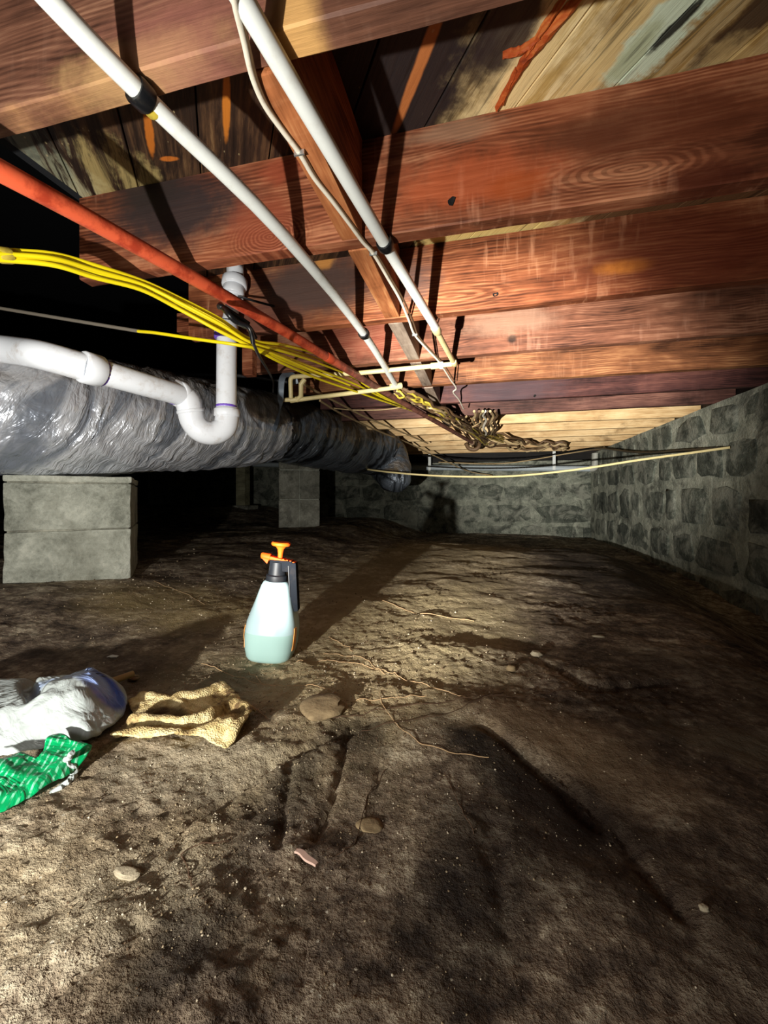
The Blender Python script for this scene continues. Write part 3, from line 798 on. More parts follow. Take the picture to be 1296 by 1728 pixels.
def duct(name, stations, mat, parent, seed, nseg=10, n=96, ridge=0.012, spiral=5.0):
    """stations: (px, py, depth, radius px)"""
    cs = [at(a, b, d=d) for a, b, d, r in stations]; rs = [r / F * d for a, b, d, r in stations]
    path = spline(cs, nseg); rr = []
    tt = np.linspace(0, len(cs) - 1, len(path))
    rr = list(np.interp(tt, range(len(cs)), rs))
    vs, fs = sweep_data(path, rr, n)
    L = 0; acc = [0]
    for a, b in zip(path[:-1], path[1:]): L += (b - a).length; acc.append(L)
    for i in range(len(path)):
        a = np.arange(n) / n * 2 * math.pi
        s = acc[i]
        # wrinkles run diagonally round the sleeve, loose folds near the ties
        u = s * spiral + 0.9 * np.sin(a) + 0.5 * np.cos(2 * a + s * 3)
        w1 = 1 - np.abs(fbm(u * 1.0, np.cos(a) * 1.2 + seed, 3.0, 3, seed)) * 2.2
        w2 = 1 - np.abs(fbm(u * 2.2, np.sin(a) * 1.7 + s, 3.4, 2, seed + 9)) * 2.2
        w3 = fbm(s * 3 + np.cos(a), np.sin(a) * 1.3, 1.6, 2, seed + 4)
        dr = ridge * (0.8 * w1 + 0.2 * w2) + 0.010 * w3
        c = path[i]
        for k in range(n):
            v = vs[i * n + k]; dv = (v - c); ln = dv.length
            if ln > 1e-6: vs[i * n + k] = c + dv * (1 + float(dr[k]) / ln)
    o = mesh(name, vs, fs, mat, parent, True, 70)
    uvl = o.data.uv_layers.new(name='UVMap')
    for pl_ in o.data.polygons:
        for li in pl_.loop_indices:
            vi = o.data.loops[li].vertex_index; i, k = divmod(vi, n)
            a = k / n; a = min(a, 1 - a) * 2            # mirrored so that there is no seam
            uvl.data[li].uv = (acc[min(i, len(acc) - 1)] * 1.0 + 0.22 * a, a * 1.6)
    return o
d0 = at(200, 800, d=1.7)
ductE = empty('flexible_duct', (d0.x, d0.y, d0.z)); tag(ductE, 'large wrinkled silver foil duct running away from the left, drooping at its far end', 'duct')
duct('foil_sleeve', [(-330, 660, 1.22, 128), (-160, 672, 1.30, 122), (0, 688, 1.42, 112), (110, 700, 1.58, 102), (215, 708, 1.78, 88), (310, 714, 2.05, 76), (395, 720, 2.4, 66), (445, 722, 2.68, 58)], FOIL, ductE, 3, 16, 110, 0.013)
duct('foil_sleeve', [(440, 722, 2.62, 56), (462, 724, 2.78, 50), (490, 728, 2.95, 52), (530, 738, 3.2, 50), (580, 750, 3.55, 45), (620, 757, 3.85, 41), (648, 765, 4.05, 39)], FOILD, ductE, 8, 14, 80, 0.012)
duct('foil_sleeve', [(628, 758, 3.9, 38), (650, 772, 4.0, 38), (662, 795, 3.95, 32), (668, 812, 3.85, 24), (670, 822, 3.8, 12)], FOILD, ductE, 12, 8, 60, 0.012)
# hanging strap pinching the duct
sp = [at(499, 648, d=1.98), at(494, 634, d=1.96), at(481, 633, d=1.92), at(475, 645, d=1.90), at(473, 680, d=1.95), at(470, 705, d=2.25), at(458, 735, d=2.45), at(440, 765, d=2.6), at(436, 775, d=2.72)]
st = spline(sp, 6); vs = []; fs = []
for i, p in enumerate(st):
    t = (st[min(i + 1, len(st) - 1)] - st[max(i - 1, 0)]).normalized(); b = t.cross(Vector((s_, -c_, 0.0)).normalized()).normalized()
    nn = t.cross(b)
    for sx, sz in ((-1, -1), (1, -1), (1, 1), (-1, 1)): vs.append(p + b * (0.014 * sx) + nn * (0.002 * sz))
for i in range(len(st) - 1):
    for k in range(4): fs.append((i * 4 + k, i * 4 + (k + 1) % 4, (i + 1) * 4 + (k + 1) % 4, (i + 1) * 4 + k))
stp = mesh('hanging_strap', vs, fs, GREYM, None, True, 30); tag(stp, 'grey hook-shaped hanging strap wrapped around the duct where silver turns dark', 'strap')

# ------------------------------------------------------------------ white drain with trap
dr = empty('drain_pipe', tuple(at(380, 740, d=1.36))); tag(dr, 'white plastic drain pipe with purple primer rings and a U-shaped trap', 'drain')
RP = 0.0318
top = at(395, 466, d=1.40); m1 = at(391, 520, d=1.40); v1 = at(383, 548, d=1.38); v2 = at(382, 692, d=1.36)
tube('riser', [at(397, 470, d=1.42), at(392, 520, d=1.40), at(385, 550, d=1.38)], RP * 0.72, PVC, dr, 18)
tube('vertical_pipe', [at(383, 548, d=1.37), v2], RP, PVC, dr, 22)
upv = Vector((0, 0, 1))
axt = (at(397, 470, d=1.42) - at(392, 520, d=1.40)).normalized()
ring('coupling', at(396, 478, d=1.415), axt, RP * 1.30, 0.030, PVC, dr)
ring('coupling', at(394.5, 492, d=1.41), axt, RP * 1.1, 0.032, PVC, dr)
ring('coupling', at(382, 557, d=1.37), upv, RP * 1.17, 0.045, PVC, dr)
ring('primer_ring', at(382, 568, d=1.37), upv, RP * 1.2, 0.020, PURPLE, dr)
ring('primer_ring', at(382, 686, d=1.36), upv, RP * 1.02, 0.010, PURPLE, dr)
# trap
tp = [at(382, 690, d=1.36), at(383, 705, d=1.36), at(378, 722, d=1.355), at(360, 731, d=1.34), at(340, 727, d=1.32), at(326, 712, d=1.31), at(320, 690, d=1.30), at(316, 676, d=1.295), at(303, 664, d=1.285), at(290, 658, d=1.275)]
tube('trap', spline(tp, 7), RP * 1.17, PVC, dr, 24)
ring('hub', at(383, 697, d=1.36), upv, RP * 1.28, 0.026, PVC, dr)
ring('hub', at(321, 694, d=1.302), (at(322, 700, d=1.303) - at(318, 682, d=1.297)), RP * 1.25, 0.012, PVC, dr)
la = [at(312, 669, d=1.29), at(150, 622, d=1.03), at(75, 601, d=1.00), at(25, 592, d=1.05), at(-60, 582, d=1.10)]
tube('branch_pipe', [la[0], la[1], at(120, 613, d=1.02)], RP, PVC, dr, 22)
tube('branch_pipe', spline([at(150, 622, d=1.03), la[2], la[3], la[4]], 6), RP * 1.08, PVC, dr, 22)
bd = (la[0] - la[1])
ring('hub', at(305, 666, d=1.284), bd, RP * 1.26, 0.022, PVC, dr)
ring('primer_ring', at(295, 664, d=1.277), bd, RP * 1.09, 0.014, PURPLE, dr)
ring('coupling', at(154, 623, d=1.036), bd, RP * 1.24, 0.045, PVC, dr)
ring('primer_ring', at(170, 628, d=1.06), bd, RP * 1.12, 0.012, PURPLE, dr)
bm = bmesh.new(); P = at(397, 474, d=1.42); bmbox(bm, (P.x - .004, P.y - .004, P.z), (P.x + .004, P.y + .004, H1 - .004)); bm.free()
tube('riser', [at(397, 472, d=1.42), at(397, 472, d=1.42) + Vector((0, 0, 0.10))], RP * 0.9, PVC, dr, 16)

# ------------------------------------------------------------------ pipes slung under the joists
def clip(p, dirv, r, mat, parent):
    """a strap clip round a pipe with two nailing ears"""
    k = ring('clip', p, dirv, r, 0.022, mat, parent)
    return k
pa_ = [at(20, -75, z=.562), at(100, 16, z=.562), at(235, 155, z=.562), at(480, 398, z=.562), at(614, 563, z=.562), at(668, 650, z=.558)]
ra = 0.0132
pA = tube('water_pipe', spline(pa_, 4), ra, WHITEP, None, 16); tag(pA, 'straight white pipe running from the upper left corner under the joists, left of the beam', 'pipe')
clip(at(238, 160, z=.562), pa_[3] - pa_[2], ra * 1.42, BLACKM, pA)
bm = bmesh.new(); P = at(232, 158, z=.562); bmbox(bm, (P.x - .006, P.y - .006, P.z - .002), (P.x + .006, P.y + .006, H0 + 0.0), 0.001); frombm('clip_ear', bm, BLACKM, pA)
clip(at(614, 563, z=.562), pa_[4] - pa_[3], ra * 1.42, BLACKM, pA)
ring('coupling', at(248, 171, z=.562), pa_[3] - pa_[2], ra * 1.1, 0.03, YELD, pA)
pb_ = [at(347, -110, z=.562), at(410, 0, z=.562), at(528, 203, z=.562), at(650, 412, z=.562), at(735, 553, z=.560)]
pB = tube('water_pipe', spline(pb_, 4), ra, WHITEP, None, 16); tag(pB, 'straight white pipe running right beside the cable-covered wooden strip', 'pipe')
clip(at(650, 412, z=.562), pb_[3] - pb_[2], ra * 1.4, BLACKM, pB)
cr = 0.0088
pc_ = [at(728, 541, z=.56), at(735, 555, z=.56), at(767, 614, z=.56), at(706, 620, z=.56), at(600, 630, z=.557), at(505, 635, z=.556), at(490, 636, d=1.91), at(491, 672, d=1.93)]
pC = tube('cream_pipe', fillet(pc_, 0.02), cr * 1.15, CREAM, None, 12); tag(pC, 'cream plastic pipe elbowing off the right white pipe and crossing level to the hook strap', 'pipe')
ring('coupling', at(736, 556, z=.56), pc_[2] - pc_[0], cr * 1.7, 0.045, CREAM, pC)
ring('coupling', at(766, 612, z=.56), pc_[2] - pc_[0], cr * 1.5, 0.04, CREAM, pC)
ring('coupling', at(737, 617, z=.56), pc_[3] - pc_[2], cr * 1.55, 0.05, CREAM, pC)
ring('clip', at(745, 616.5, z=.56), pc_[3] - pc_[2], cr * 1.75, 0.016, WHITEP, pC)
pd_ = [at(668, 650, d=2.05), at(660, 655, d=2.05), at(530, 671, d=1.98), at(508, 674, d=1.97), at(476, 675, d=1.96)]
pD = tube('cream_pipe', fillet(pd_, 0.02), cr * 1.2, CREAM, None, 12); tag(pD, 'lower cream plastic pipe running level from the left white pipe to the hook strap', 'pipe')
ring('coupling', at(668, 652, d=2.05), pd_[1] - pd_[2], cr * 1.8, 0.06, CREAM, pD)
ring('elbow', at(500, 674, d=1.97), pd_[2] - pd_[3], cr * 1.55, 0.06, CREAM, pD)
pe_ = [at(500, 676, d=1.97), at(508, 668, d=1.96), at(508, 648, d=1.93), at(514, 640, d=1.93)]
tube('riser', pe_, cr * 1.3, CREAM, pD, 12)

po = [at(-190, 190, z=.47), at(0, 288, z=.49), at(200, 398, z=.52), at(400, 512, z=.54), at(520, 583, z=.545), at(640, 656, z=.545), at(740, 714, z=.548), at(797, 747, z=.55)]
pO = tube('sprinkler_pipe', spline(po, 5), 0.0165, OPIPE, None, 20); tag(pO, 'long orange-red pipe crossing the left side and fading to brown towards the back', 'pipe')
ring('coupling', at(555, 604, z=.546), po[4] - po[3], 0.0185, 0.05, ORANGEP, pO)
ring('coupling', at(797, 747, z=.55), po[-1] - po[-2], 0.03, 0.06, BRNW, pO)
tube('coiled_end', spline([at(786, 748, d=4.2), at(792, 757, d=4.22), at(803, 758, d=4.2), at(809, 751, d=4.2), at(805, 744, d=4.25)], 5), 0.02, BRNW, pO, 8)

# hanger of black straps beside the orange pipe
hg = tube('cable_strap', spline([at(369, 517, d=1.04), at(378, 520, d=1.04), at(420, 548, d=1.08)], 4), 0.0075, BLACKM, None, 8)
tag(hg, 'black rubber strap bundle hooked over the orange pipe beside the white riser', 'strap')
tube('strap_loop', spline([at(372, 514, d=1.06), at(383, 527, d=1.02), at(396, 541, d=1.03), at(416, 551, d=1.06)], 4), 0.007, BLACKM, hg, 8)
tube('strap_tail', spline([at(400, 544, d=1.04), at(419, 552, d=1.03), at(425, 566, d=1.04), at(427, 580, d=1.05)], 4), 0.006, BLACKM, hg, 8)
tube('strap_tail', spline([at(414, 545, d=1.05), at(424, 556, d=1.06), at(432, 570, d=1.08)], 4), 0.005, BLACKM, hg, 8)
bk = tube('black_cable', spline([at(427, 578, d=1.06), at(437, 600, d=1.2), at(452, 625, d=1.6), at(461, 645, d=2.0), at(461, 662, d=2.25)], 6), 0.0045, simple('dark_grey_cable', rgb(64, 62, 62), 0.5), None, 8)
tag(bk, 'thin dark cable dropping from the black straps towards the duct', 'cable')
bk = tube('steel_rod', [at(402, 500, d=1.40), at(433, 509, d=1.30), at(463, 517, d=1.335)], 0.0036, BLACKM, None, 8); tag(bk, 'short black rod sticking out sideways from the white riser', 'rod')
bk = tube('black_cable', spline([at(130, 600, d=2.5), at(250, 628, d=2.5), at(400, 634, d=2.5), at(480, 644, d=2.52), at(560, 656, d=2.6), at(680, 656, d=2.75)], 6), 0.011, simple('charcoal_cable', rgb(38, 40, 44), 0.5, 0, .4, rgb(90, 84, 76), 30), None, 8)
tag(bk, 'thick charcoal cable crossing level above the duct behind the hook strap', 'cable')
# drooping wood scraps in the dark behind the riser
for (x, y, d, hw, hh, lab) in ((421, 600, 1.9, .026, .095, 'short reddish timber offcut hanging in the dark right of the white riser'), (330, 545, 1.72, .075, .04, 'reddish timber end just left of the white riser')):
    P = at(x, y, d=d); bm = bmesh.new(); bmbox(bm, (P.x - hw, P.y - .02, P.z - hh), (P.x + hw, P.y + .02, P.z + hh), .003)
    tag(frombm('timber_offcut', bm, J[2][0]), lab, 'offcut')

# ------------------------------------------------------------------ cables
# white cable stapled along the blocking boards
wcp = [(392, -20, .545), (400, 22, .555), (412, 70, .565), (426, 130, .57), (447, 178, .572), (478, 222, .574), (505, 258, .574), (530, 300, .574), (560, 338, .574), (590, 378, .574), (612, 408, .574), (630, 428, .574),
       (655, 470, .574), (675, 505, .574), (690, 540, .574), (700, 565, .574), (722, 590, .574), (742, 612, .574), (760, 640, .574), (770, 655, .574), (765, 662, .575), (775, 675, .575), (782, 690, .575)]
wc = tube('white_cable', spline([at(x, y, z=z) for x, y, z in wcp], 5), 0.0042, WHTW, None, 8)
tag(wc, 'thin white cable wandering along the line of blocking boards beside the white pipe', 'cable')
wc2 = tube('brown_cable', spline([at(x + 7, y + 3, z=z + .002) for x, y, z in wcp[1:19]], 5), 0.0026, BRNW, None, 6)
tag(wc2, 'thin brown wire beside the white cable on the blocking boards', 'cable')
for i in (6, 11, 15):
    x, y, z = wcp[i]; P = at(x, y, z=z - .002)
    bm = bmesh.new(); bmbox(bm, (P.x - .009, P.y - .0015, P.z - .004), (P.x + .009, P.y + .0015, P.z + .004)); frombm('staple', bm, STEEL, wc)

# yellow bundle
def ypath(off, fan, seed, mat, lab, r=0.0050):
    rnd = random.Random(seed)
    base = [(-140, 418, .70), (0, 430, .80), (90, 438, .87), (160, 458, .94), (238, 481, 1.02), (300, 511, 1.08), (370, 548, 1.14), (425, 580, 1.2),
            (480, 600, 1.36), (540, 622, 1.66), (600, 646, 2.02), (650, 672, 2.35), (700, 692, 2.66), (750, 708, 3.0), (800, 728, 3.52), (850, 741, 4.0)]
    tight = [1, .8, .9, 1, .75, .9, 1, 1.1, 1, 1, 1, 1, 1, 1, 1, 1]
    pts = []
    for i, ((x, y, d), k) in enumerate(zip(base, tight)):
        o = off * 10.5 * k
        if i >= 7: o = off * 6 + fan * math.sin((i - 7) / 4.0 * math.pi) * (15 if i < 12 else 6)
        pts.append(at(x, y + o, d=d + rnd.uniform(-.008, .008) + (0.012 * ((seed * 7) % 3 - 1)) * (d)))
    o = tube('yellow_cable', spline(pts, 6), r, mat, None, 8); tag(o, lab, 'cable', 'yellow cables of the bundle'); return o
labs = ['topmost yellow cable of the thick bundle', 'yellow cable second from the top of the bundle', 'yellow cable in the middle of the bundle, bulging upward where it fans',
        'yellow cable in the middle of the bundle, staying straight where it fans', 'yellow cable second from the bottom of the bundle', 'lowest yellow cable of the thick bundle']
for i in range(6):
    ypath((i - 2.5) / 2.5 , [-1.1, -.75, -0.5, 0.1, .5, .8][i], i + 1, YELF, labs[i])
o = tube('grey_cable', spline([at(-60, 510, d=1.3), at(0, 520, d=1.28), at(120, 540, d=1.24), at(235, 559, d=1.2)], 5), 0.0052, simple('shaded_grey_cable', rgb(120, 112, 100), .6), None, 8)  # same cable as the yellow one, its shade put into a grey colour
tag(o, 'shaded left stretch of the single yellow cable, coloured dull grey', 'cable')
o = tube('yellow_cable', spline([at(233, 559, d=1.2), at(265, 562, d=1.18), at(330, 572, d=1.16), at(400, 582, d=1.15), at(450, 593, d=1.24), at(520, 622, d=1.5), at(590, 650, d=1.85)], 6), 0.0047, YEL, None, 8)
tag(o, 'single yellow cable sagging below the bundle in front of the white riser', 'cable')

tie = ring('cable_tie', at(8, 431, d=.805), at(90, 438, d=.87) - at(0, 430, d=.80), .0150, .022, YELD, None, 16); tag(tie, 'dusty tape wrap binding the yellow bundle at the left edge', 'tape')
def wire(name, pts, r, mat, lab, seed=0, amp=0.0, grp=None):
    P = [at(x, y, d=min(d, 0.568 * F / (HY - y))) for x, y, d in pts]      # never higher than the joist undersides
    o = tube(name, wobble(P, amp, 4, seed) if amp else spline(P, 6), r, mat, None, 7); tag(o, lab, 'cable', grp); return o
wire('tan_cable', [(500, 640, 2.3), (540, 664, 2.45), (575, 682, 2.6), (620, 705, 3.0), (680, 730, 3.7), (722, 748, 4.4)], .007, TANW, 'tan cable hanging diagonally below the ceiling from the cream pipes to the far strap')
wire('tan_cable', [(540, 676, 2.5), (580, 700, 2.8), (640, 728, 3.5), (690, 748, 4.2), (735, 770, 4.8), (790, 795, 5.4), (830, 802, 5.6)], .007, TANW, 'lower tan cable running beside the top of the dark duct to the back wall')
wire('tan_cable', [(556, 688, 3.0), (600, 692, 3.0), (660, 690, 3.0), (720, 676, 3.0)], .004, TANW, 'thin tan wire arching level between the duct and the orange pipe')
rnd = random.Random(5)
def zw(pts): return [(x, y, z * F / (HY - y)) for x, y, z in pts]
for i in range(18):
    x0, y0 = 668 + rnd.uniform(-4, 12), 655 + rnd.uniform(-2, 10); e = rnd.uniform(-10, 12); pts = [(x0, y0, .555)]
    for f_ in (.2, .4, .6, .8, 1):
        pts.append((x0 + (822 - x0) * f_ + e * math.sin(f_ * 5 + i), y0 + (746 - y0) * f_ - 6 * math.sin(f_ * 3) + rnd.uniform(-4, 6), rnd.uniform(.515, .566)))
    wire('loose_wire', zw(pts), rnd.choice((.005, .006, .008)), rnd.choice((TANW, BRNW, YELD, BRNW)), 'wire', i, 0.012, 'tangled wires under the far joists')
for i in range(9):
    x0 = rnd.uniform(695, 790); yy = 672 + (x0 - 695) * .45
    wire('loose_wire', zw([(x0, yy, .566), (x0 + 10, yy + rnd.uniform(10, 20), .54), (x0 + 30, yy + rnd.uniform(14, 26), .54), (x0 + 46, yy + rnd.uniform(8, 16), .566)]), .005, rnd.choice((BRNW, TANW)),
         'loop', i, 0, 'slack loops of wire')
for i in range(8):
    y0 = 741 + i * 1.6
    wire('loose_wire', zw([(808, y0, .56), (850, y0 + rnd.uniform(-6, 6), .555), (890, y0 + rnd.uniform(-6, 8), .55), (930, y0 + 6 + rnd.uniform(-4, 4), .55), (955, y0 + 7, .54)]), .011, rnd.choice((BRNW, TANW, BRNW)),
         'wire', i + 20, 0.025, 'wires trailing right under the pale joists')
for i in range(7):
    x = 800 + i * 6
    pts = zw([(x + 3 * math.sin(k * 2.2 + i), 694 + k * 7.4, .560 - .012 * math.sin(k + i)) for k in range(9)])
    wire('twisted_wire', pts, .009, (TANW, BRNW, TANW, WHTW, BRNW, TANW, BRNW)[i], 'wire', i, 0, 'twisted wires in the centre cluster')

WC = {'tan_sheath': 'tan', 'brown_sheath': 'brown', 'dusty_yellow_sheath': 'dusty yellow', 'grey_strap': 'grey', 'white_sheath': 'white'}
ORD = ['first', 'second', 'third', 'fourth', 'fifth', 'sixth', 'seventh', 'eighth', 'ninth', 'tenth', 'eleventh', 'twelfth']
def rank_labels(grp, key, fmt, shuffle=False):
    os_ = [o for o in C.objects if o.get('group') == grp]
    byc = {}
    for o in os_: byc.setdefault(WC[o.data.materials[0].name], []).append(o)
    for cname, lst in byc.items():
        lst.sort(key=key)
        for i, o in enumerate(lst): o['label'] = fmt % ((ORD[i] + ' ' + cname) if len(lst) > 1 else 'only ' + cname)
def midx(o):
    v = o.data.vertices; return v[len(v) // 2].co.x
rank_labels('tangled wires under the far joists', midx, '%s wire from the left in the tangle behind the left white pipe')
rank_labels('slack loops of wire', midx, '%s slack wire loop from the left, sagging under the far dark joists')
rank_labels('wires trailing right under the pale joists', lambda o: o.data.vertices[len(o.data.vertices) // 2].co.z, '%s wire from the bottom, trailing right along the pale joists')
rank_labels('twisted wires in the centre cluster', midx, '%s twisted wire from the left, hanging in the centre cluster')

# ------------------------------------------------------------------ services along the far wall
gp = tube('grey_pipe', [at(300, 781, d=6.75), at(690, 789, d=5.80), at(1002, 791, d=5.16)], .036, simple('grey_white_pipe', rgb(176, 186, 190), .4, 0, .3), None, 14)
tag(gp, 'long grey-white pipe running level in front of the far stone wall', 'pipe')
tube('elbow', fillet([at(995, 791, d=5.17), at(1004, 790, d=5.15), at(1005, 765, d=5.15)], .06), .042, simple('elbow_grey', rgb(170, 170, 160), .5), gp, 12)
for x, y0, y1, d, lab in ((725, 746, 793, 5.66, 'left one of two white vertical hanger straps at the back'), (935, 752, 793, 5.24, 'right one of two white vertical hanger straps at the back')):
    A = at(x, y0, d=d); B = at(x, y1, d=d); bm = bmesh.new()
    bmbox(bm, (A.x - .018, A.y - .004, B.z), (A.x + .018, A.y + .004, A.z), .001)
    o = frombm('hanger_strap', bm, WHITEP); tag(o, lab, 'strap')
    ring('strap_loop', at(x, 790, d=5.73 if x < 800 else 5.30), at(1002, 791, d=5.16) - at(690, 789, d=5.80), .041, .03, WHITEP, o)
wire('cream_hose', [(520, 775, 3.9), (590, 787, 3.75), (650, 796, 3.6), (740, 803, 3.4), (850, 804, 3.15), (960, 794, 2.85), (1080, 776, 2.6), (1160, 765, 2.45), (1232, 755, 2.32)], .0075, CREAM, 'cream hose sagging across the back and entering the right stone wall')
wire('black_cable', [(700, 768, 5.4), (800, 775, 5.4), (900, 772, 5.3), (960, 762, 5.0), (1010, 757, 4.5), (1080, 764, 3.4), (1160, 760, 2.7), (1215, 757, 2.36)], .010, BLACKM, 'black cable running along the far sill and onto the right wall')
wire('grey_cable', [(740, 780, 5.5), (850, 782, 5.45), (960, 765, 5.2), (1020, 755, 4.6)], .008, TANW, 'thin light cable rising along the far sill to the corner')

# ------------------------------------------------------------------ pump sprayer
SP = at(457, 1095, d=0.985); SP.z = fz(SP.x, SP.y) - 0.002
spr = empty('pump_sprayer', tuple(SP)); tag(spr, 'translucent white pump sprayer bottle with orange trigger and black handle, half full', 'sprayer')
def plastic(name, col, transl):
    t = NT(name); t.fin(col, 0.28, 0, 0.5); t.b.inputs['Subsurface Weight'].default_value = transl
    t.b.inputs['Subsurface Radius'].default_value = (1, 1, 1); t.b.inputs['Subsurface Scale'].default_value = 0.03
    return t.m
BOT = plastic('milky_plastic', rgb(178, 204, 208), 0.0)
LIQ = plastic('milky_plastic_with_liquid', rgb(166, 200, 194), 0.0)
ORG = simple('orange_plastic', rgb(214, 78, 14), 0.6, 0, .05, spec=0.15)
BLK2 = simple('black_plastic', rgb(20, 23, 28), 0.5, 0, .1, spec=0.25)
BLK3 = simple('matt_black_plastic', rgb(20, 23, 28), 0.85, 0, .1, spec=0.06)
def squircle(r, z, e, n=40, sx=1.0, sy=1.0, cut=0.0):
    out = []
    for i in range(n):
        a = 2 * math.pi * i / n; ca, sa = math.cos(a), math.sin(a)
        k = 1.0 / (abs(ca) ** e + abs(sa) ** e) ** (1.0 / e)
        out.append((ca * k * r * sx, sa * k * r * sy, z))
    return out
def loft(name, secs, mat, parent, M=None, capb=True, capt=True):
    n = len(secs[0]); vs = [v for s in secs for v in s]; fs = []
    for j in range(len(secs) - 1):
        for i in range(n):
            i2 = (i + 1) % n; fs.append((j * n + i, j * n + i2, (j + 1) * n + i2, (j + 1) * n + i))
    if capb: fs.append(tuple(range(n - 1, -1, -1)))
    if capt: fs.append(tuple((len(secs) - 1) * n + i for i in range(n)))
    me = bpy.data.meshes.new(name); me.from_pydata(vs, [], fs)
    o = link(name, me, mat); o.parent = parent; smooth(o, 32)
    return o
# profile: height, radius, squareness
prof = [(0.000, .046, 3.2), (0.003, .051, 3.2), (0.010, .0555, 3.2), (0.030, .0605, 3.0), (0.055, .0625, 3.0), (0.072, .0625, 3.0)]
prof2 = [(0.072, .0625, 3.0), (0.095, .0600, 2.9), (0.120, .053, 2.8), (0.145, .0455, 2.6), (0.165, .040, 2.5), (0.182, .035, 2.3), (0.190, .031, 2.1), (0.194, .024, 2.0)]
loft('liquid_filled_base', [squircle(r, z, e) for z, r, e in prof], LIQ, spr, capt=True)['label'] = 'lower half of the bottle, tinted by liquid'
loft('bottle', [squircle(r, z, e) for z, r, e in prof2], BOT, spr, capb=False)
# orange marks printed up both sides
for sx, lab in ((-1, 0), (1, 0)):
    vs = []; fs = []
    for i, (z, r) in enumerate(((.030, .0608), (.045, .0622), (.060, .0632), (.075, .0633), (.085, .0622))):
        for j, yy in enumerate((-.034, -.028, -.021)):
            cx = math.sqrt(max(0, 1)) * r
            k = (1 - (abs(yy) / r) ** 3) ** (1 / 3) if abs(yy) < r else 0
            vs.append((sx * r * k * 1.004, yy + 0.002 * math.sin(i * 2), z))
    for i in range(4):
        for j in range(2): fs.append((i * 3 + j, i * 3 + j + 1, i * 3 + j + 4, i * 3 + j + 3))
    me = bpy.data.meshes.new('orange_mark'); me.from_pydata(vs, [], fs)
    o = link('orange_mark', me, simple('orange_print', rgb(244, 160, 70), .4, 0, .2, rgb(230, 220, 180), 60)); o.parent = spr
    so = o.modifiers.new('s', 'SOLIDIFY'); so.thickness = 0.0012; so.offset = 0
loft('collar', [squircle(r, z, 2, 28) for z, r in ((.188, .0255), (.190, .0265), (.206, .0265), (.208, .0245), (.209, .022), (.232, .0205), (.240, .0195))], BLK2, spr)
def lbox(name, lo, hi, bev, mat, parent, M=None):
    bm = bmesh.new(); bmbox(bm, lo, hi, bev, M); o = frombm(name, bm, mat, None, True, 35); o.parent = parent; return o
lbox('pump_head', (-.018, -.015, .218), (.038, .015, .246), .004, BLK3, spr)
# handle: a hollow black grip dropping on the right
bm = bmesh.new(); bmbox(bm, (.026, -.0160, .120), (.047, .0120, .242), .0035)
M = Matrix.Translation((.036, 0, .242)) @ Matrix.Rotation(math.radians(-7), 4, 'Y') @ Matrix.Translation((-.036, 0, -.242))
bmesh.ops.transform(bm, matrix=M, verts=bm.verts)
o = frombm('handle', bm, BLK3, None, True, 35); o.parent = spr
lbox('handle_rib', (.0275, -.0180, .127), (.0300, .0120, .236), .0008, BLK2, spr, M)
# orange trigger bar, nose and nozzle
M2 = Matrix.Translation((0, 0, .246)) @ Matrix.Rotation(math.radians(10), 4, 'Y')
bm = bmesh.new(); bmbox(bm, (-.020, -.012, -.004), (.046, .012, .005), .003, M2)
o = frombm('trigger', bm, ORG, None, True, 35); o.parent = spr
for kx in (.012, .022, .030): lbox('rib', (kx, -.0125, .0045), (kx + .004, .0125, .0065), .0006, ORG, spr, M2)
vs, fs = sweep_data([Vector((-.020, 0, .250)), Vector((-.032, 0, .2515)), Vector((-.041, 0, .253)), Vector((-.043, 0, .253))], [.009, .0085, .008, .006], 14)
me = bpy.data.meshes.new('nozzle'); me.from_pydata(vs, [], fs); o = link('nozzle', me, ORG); o.parent = spr; smooth(o, 50)
vs = [(-.042, -.006, .249), (-.030, -.006, .249), (-.026, -.006, .234), (-.042, .006, .249), (-.030, .006, .249), (-.026, .006, .234), (-.022, -.006, .246), (-.022, .006, .246)]
fs = [(0, 1, 2), (3, 5, 4), (0, 2, 5, 3), (1, 6, 2), (4, 5, 7), (2, 6, 7, 5), (0, 3, 4, 1), (1, 4, 7, 6)]
me = bpy.data.meshes.new('trigger_tip'); me.from_pydata(vs, [], fs); o = link('trigger_tip', me, ORG); o.parent = spr
loft('pump_knob', [[(x + .004, y, z) for x, y, z in squircle(r, z, 2, 26)] for z, r in ((.246, .0055), (.262, .0062), (.272, .0078), (.279, .0125), (.2815, .0215), (.284, .0235), (.288, .0235), (.2905, .021), (.2915, .012))], ORG, spr)
spr.rotation_euler = (0, math.radians(4.5), TH); spr.rotation_mode = 'XYZ'
SK = 0.955
spr.scale = (SK, SK, SK * 0.98)

